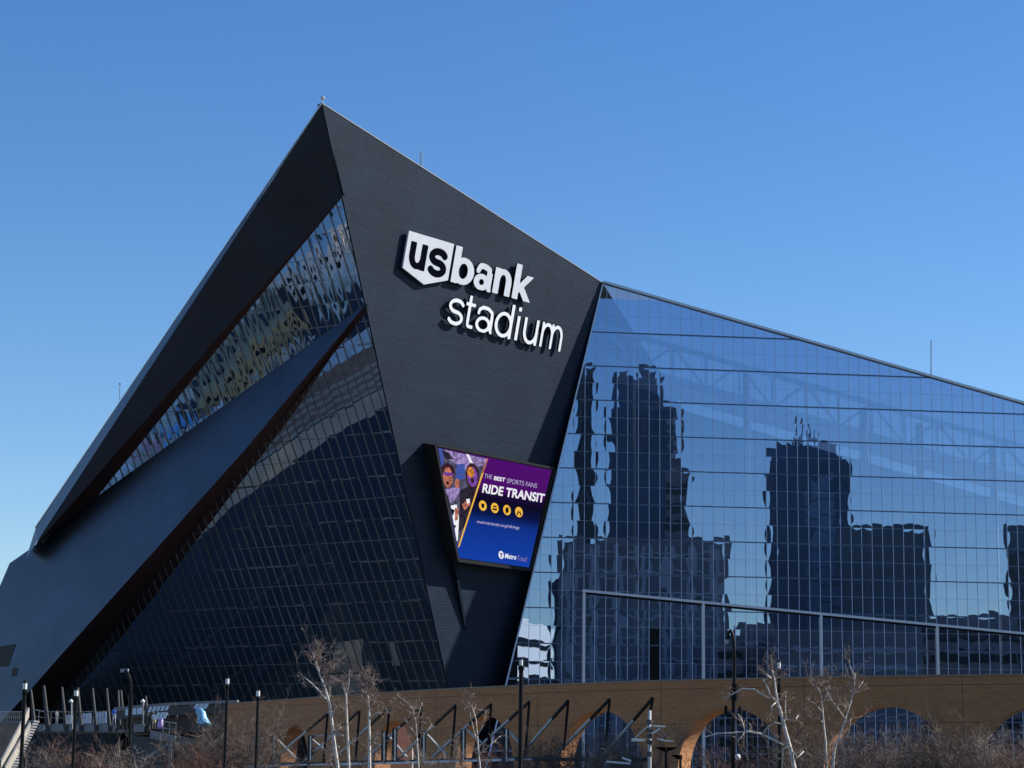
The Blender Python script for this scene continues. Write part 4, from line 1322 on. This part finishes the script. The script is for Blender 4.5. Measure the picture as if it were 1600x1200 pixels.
# ------------------------------------------------------------------ people on the deck
def person(x, y_feet, Y, hpx, top, legs, label, skin=(.45, .28, .2), hair=(.03, .02, .02), lean=0.0, arm=0.3, face=0.0):
    h = hpx / FPX * Y
    f = at(x, y_feet, Y)
    s = h / 1.75
    J = {'pel': (0, 0, .95), 'bel': (0, 0, 1.1), 'che': (lean * .3, 0, 1.35), 'nec': (lean * .4, 0, 1.5), 'hed': (lean * .45, -.02, 1.63), 'cr': (lean * .45, 0, 1.73),
         'sl': (-.19, 0, 1.42), 'el': (-.26, -.02, 1.14), 'hl': (-.24, -.12 - arm * .3, .9 + arm * .2), 'sr': (.19, 0, 1.42), 'er': (.27, -.03, 1.15), 'hr': (.25, -.2, .95),
         'kl': (-.11, -.03, .5), 'al': (-.12, .03, .08), 'tl': (-.13, -.14, .03), 'kr': (.11, -.06, .5), 'ar': (.13, 0, .08), 'tr': (.14, -.17, .03), 'hpl': (-.1, 0, .88), 'hpr': (.1, 0, .88)}
    R = {'pel': .15, 'bel': .14, 'che': .17, 'nec': .06, 'hed': .105, 'cr': .07, 'sl': .075, 'el': .05, 'hl': .04, 'sr': .075, 'er': .05, 'hr': .04, 'kl': .065, 'al': .045, 'tl': .04, 'kr': .065, 'ar': .045, 'tr': .04, 'hpl': .095, 'hpr': .095}
    E_ = [('pel', 'bel'), ('bel', 'che'), ('che', 'nec'), ('nec', 'hed'), ('hed', 'cr'), ('che', 'sl'), ('sl', 'el'), ('el', 'hl'), ('che', 'sr'), ('sr', 'er'), ('er', 'hr'), ('pel', 'hpl'), ('hpl', 'kl'), ('kl', 'al'), ('al', 'tl'), ('pel', 'hpr'), ('hpr', 'kr'), ('kr', 'ar'), ('ar', 'tr')]
    names = list(J)
    me = bpy.data.meshes.new('person')
    me.from_pydata([J[k] for k in names], [(names.index(a), names.index(b)) for a, b in E_], [])
    o = bpy.data.objects.new('tmp', me); C.objects.link(o)
    o.modifiers.new('s', 'SKIN')
    sv = me.skin_vertices[0].data
    for i, k in enumerate(names):
        sv[i].radius = (R[k], R[k] * (.72 if k in ('pel', 'bel', 'che') else 1))
        sv[i].use_root = (k == 'pel')
    sd = o.modifiers.new('d', 'SUBSURF'); sd.levels = 1; sd.render_levels = 1
    dg = bpy.context.evaluated_depsgraph_get()
    m2 = bpy.data.meshes.new_from_object(o.evaluated_get(dg))
    bpy.data.objects.remove(o)
    m2.materials.clear()
    for nm, c in (('trousers', legs), ('jacket', top), ('skin', skin), ('hair', hair)): m2.materials.append(mat('person ' + nm, c, .8))
    for p in m2.polygons:
        z, y = p.center.z, p.center.y
        p.material_index = 0 if z < .97 and abs(p.center.x) < .22 else 1 if z < 1.5 and z > .98 else 2 if z < 1.66 and (y < .02) else 3 if z > 1.5 else 2
        p.use_smooth = True
    ca, sa_ = math.cos(face), math.sin(face)
    for v in m2.vertices:
        x_, y_ = v.co.x * s, v.co.y * s
        v.co = (x_ * ca - y_ * sa_, x_ * sa_ + y_ * ca, v.co.z * s)
    m2.name = 'person'
    po = bpy.data.objects.new('person', m2); C.objects.link(po); po.location = f
    return tag(po, label, 'person', 'people on the footbridge')
person(178, 1131, 236, 26, (.05, .12, .5), (.5, .5, .55), 'person in a bright blue jacket and pale trousers standing on the deck', face=.4)
person(205, 1136, 231, 28, (.02, .02, .025), (.02, .02, .02), 'person in all black clothes standing by the lamp pole on the deck', face=-.5)
person(240.5, 1139, 226, 26, (.85, .84, .86), (.75, .6, .35), 'person in a white top and yellowish trousers walking on the deck', lean=-.2, hair=(.6, .5, .4), face=.3)
person(198, 1134, 233, 25, (.03, .03, .05), (.03, .03, .04), 'person in a dark coat turned away beside the black clothed person', face=2.6)
person(88, 1131, 246, 21, (.25, .25, .26), (.2, .2, .22), 'person in a grey coat on the deck behind the left railing', face=1)
person(261, 1135, 225, 20, (.03, .03, .035), (.02, .02, .02), 'person in dark clothes behind the right end railing', face=.2)
bag = MB(); c_ = at(251, 1131, 225.6)
bag.lathe(c_ - Vector((0, 0, .55)), [(.05, 0), (.33, .05), (.36, .4), (.28, .85), (.12, 1.15), (.03, 1.25)], 9)
tag(bag.build('bag', mat('lilac plastic', (.42, .30, .62), .4), None, True), 'lilac bag carried beside the person in the white top', 'bag')
# light blue plastic bag snagged in the twigs
bg_ = MB(); c_ = at(315.5, 1119, 150)
rb = random.Random(3)
prof = [(.02, .55), (.22, .5), (.36, .25), (.33, -.05), (.42, -.3), (.50, -.48), (.28, -.6), (.05, -.55)]
for k in range(len(prof) - 1, 0, -1):
    pass
base = len(bg_.v)
bg_.lathe(c_, [(r * .95, z) for r, z in reversed(prof)], 11)
bg_.v = [(v[0] + (c_.z - v[2]) * .30 + rb.uniform(-.05, .05), v[1] + rb.uniform(-.05, .05), v[2] + rb.uniform(-.05, .05)) for v in bg_.v]
tag(bg_.build('plastic_bag', mat('light blue plastic', (.25, .58, .82), .3, var=.5, scale=2.5), None, True), 'light blue plastic bag snagged on bare twigs left of the arcade', 'bag')

# ------------------------------------------------------------------ lamps
M['lamp'] = mat('frosted lamp glass', (0.8, 0.79, 0.75), .4)
def lantern(x, yt, yl0, yl1, Y, r, label, wl=6.5):
    top, l0, l1 = at(x, yt, Y), at(x, yl0, Y), at(x, yl1, Y)
    b = Vector((top.x, top.y, 0))
    t = empty('street_lamp', b, label, 'street lamp', 'lantern street lamps')
    k = Y / FPX
    p = MB(); p.lathe(b, [(.22, 0), (.22, .5), (r * 1.3, .7), (r, l1.z * .5), (r, l1.z)], 10); p.build('pole', M['black'], t, True)
    p = MB(); p.lathe(b, [(wl * k / 2, l1.z + .003), (wl * k / 2 * 1.05, (l0.z + l1.z) / 2), (wl * k / 2, l0.z)], 10); p.build('lamp_glass', M['lamp'], t, True)
    p = MB(); p.lathe(b, [(wl * k / 2 * 1.1, l0.z), (wl * k / 2 * .9, l0.z + .1), (wl * k * .22, (l0.z + top.z) / 2 + .02), (.01, top.z)], 10); p.build('cap', M['black'], t, True)
    p = MB(); p.lathe(b, [(r, l1.z - .25), (r * 1.5, l1.z - .12), (r * 1.2, l1.z)], 10); p.build('collar', M['black'], t, True)
    return t
lantern(39.5, 1062, 1067.5, 1077, 95, .085, 'tall black lantern lamp in front of the stair at the far left')
lantern(119.5, 1074, 1079, 1087.5, 110, .085, 'black lantern lamp in front of the middle of the footbridge')
lantern(355.5, 1058, 1060.5, 1069, 125, .085, 'black lantern lamp where the footbridge meets the brick wall', 5.5)
lantern(403.5, 1077, 1079.5, 1088, 130, .085, 'black lantern lamp standing just right of the wall end', 5.5)
lantern(814.5, 1027, 1031, 1040, 95, .095, 'thick black lantern lamp in front of the white reflection', 5)
lantern(1217, 1032, 1035, 1045, 100, .085, 'black lantern lamp behind the big white birch', 5)
# small spot lamps on the deck
for x, y, yb, lb in ((111, 1094, 1130, 'small white spot lamp on a thin post on the left deck'), (223, 1094, 1132, 'small twin white spot lamp on a post by the deck end')):
    Y = 238 if x < 200 else 228
    t = empty('spot_lamp', at(x + 1, yb, Y), lb, 'spot lamp')
    p = MB(); p.tube([at(x + 1.5, yb, Y), at(x + 1.2, y + 3, Y)], .09, 6); p.build('post', M['coping'], t)
    p = MB(); p.lathe(at(x, y, Y) - Vector((0, 0, .15)), [(.02, -.15), (.2, -.1), (.22, .1), (.05, .25)], 8); p.build('head', M['lamp'], t, True)
# cobra head lights
def cobra(pts, Y, r, head, label, bands=()):
    P = [at(x, y, Y) for x, y in pts]
    b = Vector((P[0].x, P[0].y, 0))
    t = empty('cobra_street_light', b, label, 'street light')
    p = MB(); p.tube([b] + P, [r * 1.2, r] + [r * .8] * (len(P) - 1), 8); p.build('pole', M['black'], t, True)
    q = [at(*h, Y) for h in head]
    p = MB(); p.prism([q[0], q[1], q[1] - Vector((0, 0, .16)), q[0] - Vector((0, 0, .24))], (0, .35, 0)); p.build('lamp_head', mat('grey lamp head', (.35, .36, .37), .5), t)
    for (x0, x1, y0, y1) in bands:
        a = at((x0 + x1) / 2, (y0 + y1) / 2, Y); k = Y / FPX
        p = MB(); p.lathe(a, [((x1 - x0) * k / 2, -(y1 - y0) * k / 2), ((x1 - x0) * k / 2, (y1 - y0) * k / 2), (.01, (y1 - y0) * k / 2)], 10); p.build('collar', M['black'], t)
    return t
cobra([(203, 1150), (204, 1090), (205, 1075), (204, 1062), (200, 1052), (195, 1047)], 150, .10, ((188, 1045), (200, 1045)), 'grey cobra head street light rising over the footbridge', ((200, 207, 1086, 1140),))
t = cobra([(1145, 1150), (1147, 1070), (1147.5, 1030), (1146.5, 1002), (1144, 990), (1141, 985), (1138, 988), (1137, 999)], 105, .10, ((1133, 1000), (1139, 999)), 'tall black street light with a curled arm before the glass wall', ((1140.5, 1155, 1069, 1073), (1140.5, 1155, 1075.5, 1078), (1141, 1154, 1079, 1094)))
Y = 105
for x in (1134, 1156.5):
    p = MB(); a = at(x, 1110, Y); p.lathe(a, [(.06, -.26), (.085, -.2), (.085, .16), (.03, .24)], 8); p.build('signal_head', M['black'], t)
p = MB(); p.bar(at(1134, 1116, Y), at(1156.5, 1116, Y), .06); p.bar(at(1145, 1096, Y), at(1146, 1120, Y), .12); p.build('bracket', M['black'], t)
# globe lamp
t = empty('globe_lamp', at(1152.5, 1183, 112), 'white globe lamp on a short pole under the big arch', 'lamp')
c_ = at(1152.5, 1183, 112)
p = MB(); p.lathe(c_, [(.01, -.16), (.11, -.12), (.16, 0), (.11, .12), (.01, .16)], 10); p.build('globe', M['lamp'], t, True)
p = MB(); p.tube([(c_.x, c_.y, 0), (c_.x, c_.y, c_.z - .16)], .05, 6); p.build('pole', M['black'], t)
# T shaped lamp posts
for x, y, x0, x1, lb in ((1040.5, 1168, 1022, 1060, 'black T topped lamp post beside the arch pier'), (1063, 1180, 1048, 1066, 'black lamp arm in front of the sunlit arch jamb')):
    Y = 112; c_ = at(x, y, Y)
    t = empty('platform_light', (c_.x, c_.y, 0), lb, 'platform light')
    p = MB(); p.tube([(c_.x, c_.y, 0), c_], .07, 6); p.build('post', M['black'], t)
    a, b = at(x0, y - .5, Y), at(x1, y - .5, Y)
    p = MB(); p.poly([a, c_ + Vector((-.1, 0, -.18)), c_ + Vector((.1, 0, -.18)), b]); p.prism([a, c_ + Vector((-.1, 0, -.2)), c_ + Vector((.1, 0, -.2)), b], (0, .3, 0)); p.build('arm', M['black'], t)

# ------------------------------------------------------------------ catenary mast with insulator brackets
Y = 118; cx = 1015
b = at(cx, 1150, Y)
mast = empty('catenary_mast', (b.x, b.y, 0), 'pale grey overhead line mast with bracket arms beside the last canopy strut', 'mast')
M['mast'] = mat('pale grey mast', (.42, .43, .43), .5, var=.25, scale=2)
p = MB(); p.tube([(b.x, b.y, 0), at(cx, 1110, Y)], [.11, .09], 8); p.build('pole', M['mast'], mast, True)
for q, r_, w_ in (((1015, 1132), (990, 1155), .05), ((987, 1155), (1008, 1156), .11), ((986, 1157.5), (1006, 1157.5), .06), ((1020, 1134), (1040, 1135), .10), ((1017, 1148), (1031, 1138), .09), ((1031, 1138), (1046, 1155), .03), ((1026, 1140), (1036, 1155), .03), ((1027, 1154), (1038, 1157), .08), ((1036, 1157), (1053, 1158.5), .07)):
    p = MB(); p.bar(at(*q, Y), at(*r_, Y), w_); p.build('bracket_arm', M['coping'] if w_ > .04 else M['mast'], mast)
for y in (1128, 1141, 1150, 1160, 1178):
    p = MB(); p.lathe(at(cx, y, Y), [(.1, -.12), (.16, -.1), (.16, .1), (.1, .12)], 8); p.build('collar', M['bridge_dark'], mast)

# ------------------------------------------------------------------ station canopy: row of slanted masts
M['strut_pale'] = mat('pale painted strut', (.46, .46, .43), .5)
M['beam'] = mat('dark canopy beam', (.02, .02, .022), .6)
can = empty('station_canopy', at(650, 1195, 150), 'long low station canopy with a row of slanted black masts in front of the arcade', 'canopy')
mx = [(512, 1115), (562, 1110), (608.5, 1104.5), (659, 1103.5), (712, 1102), (767.5, 1100.5), (827, 1096.5), (888, 1094.5), (952.5, 1092.5), (1020, 1090.5)]
tops_ = [atz(x, y, 7.0 if i > 1 else 6.8) for i, (x, y) in enumerate(mx)]
mY = [t_.y for t_ in tops_]
Yfit = np.polyfit([m_[0] for m_ in mx], mY, 2)
Yc = lambda x: float(np.polyval(Yfit, x)) * .93
feet = [(425, 1188), (478, 1188), (520, 1188), (570, 1188), (621, 1187), (676, 1183), (743, 1172), (820, 1172), (872, 1176), (938, 1186)]
for i, ((x, y), (fx_, fy_)) in enumerate(zip(mx, feet)):
    T_ = at(x, y, Yc(x)); F_ = at(fx_, fy_, Yc(fx_)); m_ = T_.lerp(F_, .36)
    drop = at(x - 6.5 - .3 * i * .3, 1190 if i < 7 else 1172, Yc(x))
    if i == 9: drop = at(x - 4, 1113, Yc(x))
    p = MB(); p.bar(T_, m_, .14); p.bar(T_, drop, .15); p.build('mast', M['black'], can)
    p = MB(); p.bar(m_, F_, .13); p.build('tie_rod', M['strut_pale'], can)
for x0, y0, x1, y1 in ((432, 1154, 464, 1186), (486, 1154, 506, 1170), (607, 1149, 636, 1183), (668, 1148, 698, 1180), (729, 1140, 752, 1160), (793, 1141, 812, 1162), (430, 1190, 430, 1150)):
    p = MB(); p.bar(at(x0, y0, Yc(x0) - .3), at(x1, y1, Yc(x1) - .3), .09); p.build('brace', M['strut_pale'], can)
for x, y in ((428, 1149), (485, 1149), (600, 1142), (617, 1138), (662, 1142), (724, 1140), (791, 1138)):
    Yx = Yc(x) - .5
    p = MB(); p.bar(at(x, y, Yx), at(x - .5, 1189, Yx), .34, .3); p.build('column', M['beam'], can)
    p = MB(); p.bar(at(x + .3, y + 1, Yx - .2), at(x, 1189, Yx - .2), .09); p.build('column_edge', M['coping'], can)
for x0, y0, x1, y1 in ((490, 1150, 536, 1149), (488, 1169, 530, 1167), (395, 1163, 422, 1148)):
    p = MB(); p.bar(at(x0, y0, Yc(x0)), at(x1, y1, Yc(x1)), .12); p.build('rail', M['rail'], can)
bm = [(240, 1199), (330, 1195), (430, 1191.5), (520, 1189.5), (620, 1187.5), (720, 1184.5), (800, 1182.5), (875, 1181)]
for (x0, y0), (x1, y1) in zip(bm, bm[1:]):
    a, b = at(x0, y0, Yc(x0) - .6), at(x1, y1, Yc(x1) - .6)
    p = MB(); p.prism([a, b, b + Vector((0, 2.2, 0)), a + Vector((0, 2.2, 0))], (0, 0, -.22)); p.build('roof_beam', M['beam'], can)
for x0, x1 in ((275, 312), (318, 336), (352, 372), (376, 398), (400, 430), (432, 440), (444, 480), (486, 520), (524, 560), (561, 600), (604, 656), (661, 685), (688, 720), (727, 749), (751, 784), (791, 804), (816, 831)):
    f = lambda x: np.interp(x, [q[0] for q in bm], [q[1] for q in bm])
    a, b = at(x0, f(x0) + 4.6, Yc(x0) - .75), at(x1, f(x1) + 4.6, Yc(x1) - .75)
    p = MB(); p.bar(a, b, .12, .10 + .06 * (x0 % 3) / 2); p.build('edge_strip', M['steel_white'], can)
p = MB(); p.bar(at(835, 1187, Yc(835)), at(1010, 1186.5, Yc(1010)), .22); p.build('roof_beam', M['beam'], can)
for x0, y0, x1, y1 in ((947, 1190, 985, 1193), (972, 1184, 986, 1189)):
    p = MB(); p.bar(at(x0, y0, 120), at(x1, y1, 120), .1); p.build('edge_strip', M['steel_white'], can)
# far things in the arches
w = MB(); a, b = at(560, 1125, 205), at(645, 1125, 200)
g_ = empty('grey_ramp', Vector(((a.x + b.x) / 2, 204, 0)), 'pale grey concrete ramp seen through the second arch', 'ramp')
w.prism([a, b, Vector((b.x, b.y, 0)), Vector((a.x, a.y, 0))], (0, 3, 0)); w.build('ramp_wall', mat('grey ramp concrete', (.30, .29, .28), .85, var=.2, scale=.4), g_)

# ------------------------------------------------------------------ bare trees and shrubs
M['birch'] = mat('white birch bark', (0.60, 0.55, 0.49), .75, var=.55, scale=7)
M['birch_twig'] = mat('birch twigs', (0.30, 0.22, 0.18), .8, var=.3, scale=3)
M['twig'] = mat('brown twigs', (0.185, 0.135, 0.105), .85, var=.4, scale=2)
M['twig_red'] = mat('red brown twigs', (0.20, 0.105, 0.075), .85, var=.4, scale=2)
M['twig_dark'] = mat('dark twigs', (0.10, 0.078, 0.066), .85, var=.4, scale=2)
M['twig_pale'] = mat('pale twigs', (0.30, 0.24, 0.19), .85, var=.4, scale=2)
def grow(mb, p, d, L, r, depth, rr, spread=.6, up=.15, mi=0, n=3, kink=.18, kids=(2, 4)):
    """one branch: a bent tapering tube, then side branches"""
    k = 3 if depth < 2 else 4
    pts, rad = [Vector(p)], [r]
    d = Vector(d).normalized()
    for i in range(k):
        d = (d + Vector((rr.gauss(0, kink), rr.gauss(0, kink), rr.gauss(0, kink) + up * .3))).normalized()
        pts.append(pts[-1] + d * (L / k)); rad.append(r * (1 - .62 * (i + 1) / k))
    mb.tube(pts, rad, n, mi, False)
    if depth <= 0: return
    for _ in range(rr.randint(*kids)):
        t = rr.uniform(.25, 1.0)
        i = min(k - 1, int(t * k)); f = t * k - i
        q = pts[i].lerp(pts[i + 1], f)
        ax = Vector((rr.gauss(0, 1), rr.gauss(0, 1), rr.gauss(0, .6))).normalized()
        nd = (d + ax * spread * rr.uniform(.6, 1.5) + Vector((0, 0, up))).normalized()
        grow(mb, q, nd, L * rr.uniform(.45, .75), r * (1 - .62 * t) * .62 + .003, depth - 1, rr, spread, up, mi, n, kink, kids)

def birch(stem, Y, r0, label, limbs, seed, twig_top=True, crown=3.0, tw=14):
    rr = random.Random(seed)
    P = [at(x, y, Y) for x, y in stem]
    b = Vector((P[0].x + (P[0].x - P[1].x) * .3, P[0].y, 0))
    t = empty('birch_tree', b, label, 'tree')
    mb = MB(); n_ = len(P)
    mb.tube([b] + P, [r0 * 1.05] + [r0 * .85 * (1 - .75 * i / (n_ - 1)) for i in range(n_)], 7); mb.build('trunk', M['birch'], t, True)
    lb, tb = MB(), MB()
    k = Y / FPX
    for pts, r in limbs:
        Q = [at(x, y, Y + rr.uniform(-.15, .15)) for x, y in pts]
        lb.tube(Q, [r * (1 - .6 * i / (len(Q) - 1)) for i in range(len(Q))], 6)
        for _ in range(tw):
            i = rr.randrange(len(Q) - 1); q = Q[i].lerp(Q[i + 1], rr.random())
            d = (Q[i + 1] - Q[i]).normalized() + Vector((rr.gauss(0, .8), rr.gauss(0, .5), rr.gauss(.25, .6)))
            grow(tb, q, d, rr.uniform(.25, .8) * crown * .35, .016, 2, rr, .8, .1, 0, 3, .22, (2, 4))
    if twig_top:
        for _ in range(int(tw * 2.2)):
            i = rr.randrange(max(1, n_ // 2), n_ - 1) if n_ > 2 else 0
            q = P[i].lerp(P[i + 1], rr.random())
            grow(tb, q, Vector((rr.gauss(0, .7), rr.gauss(0, .5), rr.uniform(.3, 1.2))), rr.uniform(.3, 1.0) * crown * .4, .018, 3, rr, .7, .12, 0, 3, .2, (2, 3))
    if lb.v: lb.build('limbs', M['birch'], t, True)
    tb.build('twigs', M['birch_twig'], t)['kind'] = 'stuff'
    return t
birch([(530, 1215), (521, 1150), (516, 1105), (508, 1075), (500, 1055), (494, 1035), (488, 1018)], 105, .10, 'white birch leaning left with a dark twiggy crown, leftmost of the birch trio',
      [([(509, 1092), (497, 1078), (487, 1068), (478, 1060), (466, 1050)], .045), ([(519, 1120), (524, 1106), (528, 1100)], .035), ([(514, 1100), (516, 1080), (514, 1062)], .03), ([(503, 1062), (509, 1052), (513, 1045)], .03), ([(520, 1150), (526, 1141), (533, 1137)], .04), ([(524, 1170), (516, 1182), (514, 1184)], .03)], 1, crown=2.6, tw=14)
birch([(546, 1215), (543, 1150), (541.5, 1110), (541, 1088), (537, 1070), (535, 1056)], 106, .085, 'thin straight white birch, the middle one of the birch trio',
      [([(541, 1090), (545, 1072), (546, 1052)], .03), ([(543, 1160), (552, 1158), (560, 1152)], .025)], 2, crown=1.5, tw=7)
birch([(577.5, 1215), (577, 1150), (576.5, 1110), (575, 1090), (572, 1080)], 104, .10, 'white birch with a lopped top, rightmost of the birch trio',
      [([(577, 1122), (588, 1114), (602, 1113), (609, 1106)], .045), ([(576.5, 1110), (583, 1104)], .04), ([(577, 1165), (582, 1159), (590, 1163)], .03), ([(572, 1081), (566, 1068), (562, 1060)], .02), ([(572, 1080), (580, 1066), (585, 1055)], .02), ([(573, 1081), (574, 1066), (573, 1052)], .02)], 3, crown=2.0, tw=14)
birch([(1244, 1215), (1235, 1170), (1228, 1145), (1222, 1120), (1216, 1100), (1212, 1080), (1210, 1060), (1206, 1045)], 96, .115, 'big white birch with long bent limbs in front of the fifth arch',
      [([(1224, 1164), (1210, 1156), (1190, 1147), (1168, 1143), (1145, 1145), (1120, 1146), (1100, 1152)], .06), ([(1164, 1142), (1160, 1128), (1153, 1115)], .035), ([(1168, 1143), (1175, 1138), (1170, 1130)], .03), ([(1164, 1143), (1158, 1152), (1152, 1158)], .03),
       ([(1223, 1132), (1212, 1129), (1200, 1135), (1192, 1146)], .035), ([(1224, 1130), (1228, 1124), (1243, 1126), (1247, 1118)], .045), ([(1212, 1098), (1206, 1103), (1206, 1115)], .035), ([(1214, 1098), (1203, 1085), (1198, 1070), (1192, 1062)], .05), ([(1203, 1092), (1178, 1077), (1160, 1076), (1140, 1087), (1133, 1093)], .05),
       ([(1232, 1166), (1224, 1170), (1222, 1200)], .05), ([(1236, 1172), (1246, 1184), (1256, 1174)], .045), ([(1205, 1060), (1195, 1052), (1186, 1044)], .04), ([(1208, 1052), (1206, 1036), (1204, 1024)], .03), ([(1228, 1125), (1227, 1100), (1228, 1080)], .035)], 4, crown=2.0, tw=6)
birch([(1292, 1215), (1290, 1160), (1287, 1130), (1285, 1105), (1283, 1085), (1276, 1068)], 108, .07, 'slender pale tree standing right of the big white birch',
      [([(1286, 1115), (1275, 1100), (1262, 1094)], .03), ([(1285, 1100), (1292, 1085), (1296, 1070)], .03), ([(1287, 1130), (1278, 1122), (1268, 1122)], .03)], 5, crown=2.6, tw=8)
birch([(1300, 1215), (1304, 1170), (1312, 1150), (1322, 1120), (1330, 1095), (1335, 1070), (1336, 1050)], 106, .075, 'pale branching tree rising before the sixth arch',
      [([(1320, 1122), (1308, 1105), (1298, 1092), (1290, 1075)], .03), ([(1330, 1090), (1342, 1075), (1350, 1062)], .03), ([(1318, 1130), (1335, 1122), (1352, 1118)], .03), ([(1336, 1060), (1328, 1040), (1326, 1022)], .025), ([(1306, 1160), (1325, 1150), (1328, 1135), (1329, 1122)], .045)], 6, crown=2.4, tw=9)
birch([(655, 1215), (652, 1160), (650, 1130), (646, 1110), (640, 1098)], 110, .05, 'small pale sapling in front of the third arch',
      [([(651, 1150), (640, 1135), (632, 1122)], .03), ([(650, 1130), (655, 1112), (660, 1098)], .025), ([(646, 1110), (636, 1098), (620, 1086)], .025), ([(652, 1160), (665, 1145), (675, 1132)], .025)], 7, crown=1.6, tw=8)
birch([(752, 1215), (748, 1180), (746, 1150), (744, 1125), (738, 1105), (730, 1092)], 108, .055, 'pale forked sapling in front of the fourth arch',
      [([(747, 1165), (740, 1140), (735, 1118), (733, 1100)], .03), ([(748, 1180), (765, 1165), (782, 1150)], .035), ([(746, 1150), (756, 1130), (760, 1110)], .025)], 8, crown=1.6, tw=8)

def shrub(x, yt, w_px, Y, seed, label, m='twig', stems=26, name='bare_shrub', depth=3, leanx=0.0):
    stems = int(stems * .85)
    rr = random.Random(seed)
    k = Y / FPX
    c = at(x, 1200, Y); top = at(x, yt, Y)
    b = Vector((c.x, c.y, 0)); H = top.z * .93; W = w_px * k
    t = empty(name, b, label, 'shrub', 'bare shrubs along the arcade')
    sb, tb = MB(), MB()
    for i in range(stems):
        x0 = rr.uniform(-.35, .35) * W; y0 = rr.uniform(-1, 1) * min(1.2, W * .3)
        p = b + Vector((x0 * .7, y0, 0))
        d = Vector((x0 / max(W, .1) * 1.1 + rr.gauss(0, .18) + leanx, rr.gauss(0, .15), 1)).normalized()
        L = H * rr.uniform(.55, .95)
        pts, rad = [p], [.034]
        for s_ in range(4):
            d = (d + Vector((rr.gauss(0, .12), rr.gauss(0, .1), 0))).normalized()
            pts.append(pts[-1] + d * L / 4); rad.append(.034 * (1 - .2 * (s_ + 1)))
        sb.tube(pts, rad, 4, 0, False)
        for _ in range(12):
            j = rr.randrange(1, 4); q = pts[j].lerp(pts[j + 1], rr.random())
            nd = (d + Vector((rr.gauss(0, .75), rr.gauss(0, .5), rr.gauss(.1, .4)))).normalized()
            grow(tb, q, nd, H * rr.uniform(.14, .32), .017, depth - 1, rr, .75, .08, 0, 3, .25, (2, 4))
    sb.build('stems', M[m], t)['kind'] = 'stuff'; tb.build('twigs', M[m], t)['kind'] = 'stuff'
for i, (x, yt, w_, Y, m, st, lb) in enumerate((
    (70, 1150, 60, 150, 'twig_pale', 14, 'sparse pale shrub under the left end of the footbridge'),
    (125, 1143, 70, 150, 'twig', 16, 'brown shrub under the middle of the footbridge'),
    (178, 1150, 60, 145, 'twig_pale', 14, 'pale tangled shrub under the footbridge below the blue jacket'),
    (330, 1120, 70, 150, 'twig', 30, 'dense brown shrub right of the footbridge trestle'),
    (385, 1098, 80, 150, 'twig', 34, 'tall dense brown shrub at the left end of the brick wall'),
    (300, 1150, 60, 140, 'twig', 18, 'low brown shrub below the light blue bag'),
    (440, 1165, 50, 135, 'twig', 10, 'brown shrub in front of the first arch'),
    (545, 1150, 60, 140, 'twig', 12, 'brown shrub behind the birch trio'),
    (700, 1150, 70, 120, 'twig_pale', 14, 'thin pale shrub between the third and fourth arches'),
    (790, 1148, 60, 120, 'twig', 14, 'brown shrub left of the thick lantern lamp'),
    (868, 1136, 75, 122, 'twig', 26, 'brown shrub left of the fifth arch'),
    (945, 1140, 80, 122, 'twig', 28, 'brown shrub filling the opening of the fifth arch'),
    (1000, 1126, 50, 124, 'twig', 20, 'upright brown shrub beside the overhead line mast'),
    (1130, 1165, 90, 112, 'twig', 22, 'low dark shrub inside the big arch under the curled street light'),
    (1190, 1140, 80, 115, 'twig', 24, 'brown shrub behind the big white birch'),
    (1275, 1115, 90, 112, 'twig', 24, 'tall brown shrub right of the big white birch'),
    (1345, 1138, 90, 108, 'twig', 30, 'dense brown shrub filling the left of the sixth arch'),
    (1410, 1140, 90, 110, 'twig_pale', 28, 'greyish shrub filling the right of the sixth arch'),
    (1450, 1108, 70, 112, 'twig', 26, 'tall brown shrub before the pier right of the sixth arch'),
    (1505, 1118, 90, 110, 'twig', 30, 'tall brown shrub left of the last arch'),
    (1570, 1125, 90, 108, 'twig_pale', 32, 'greyish shrub inside the last arch'),
    (1610, 1150, 80, 104, 'twig', 22, 'brown shrub at the right edge of the last arch'))):
    shrub(x, yt, w_, Y, 40 + i, lb, m if m == 'twig_pale' else ('twig', 'twig_red', 'twig_dark', 'twig')[i % 4], st)
# white blobs of lamps between the right shrubs
for x, y, r_, lb in ((1445, 1176, .2, 'upper white sphere lamp between the shrubs at the right'), (1446, 1194, .12, 'lower small white sphere lamp between the shrubs at the right')):
    c_ = at(x, y, 118)
    t = empty('sphere_lamp', (c_.x, c_.y, 0), lb, 'lamp')
    p = MB(); p.lathe(c_, [(.01, -r_ * .6), (r_ * .8, -r_ * .4), (r_ * 1.2, 0), (r_ * .8, r_ * .5), (.01, r_ * .6)], 10); p.build('globe', M['lamp'], t, True)
    p = MB(); p.tube([(c_.x, c_.y, 0), (c_.x, c_.y, c_.z - r_ * .6)], .05, 6); p.build('pole', M['black'], t)
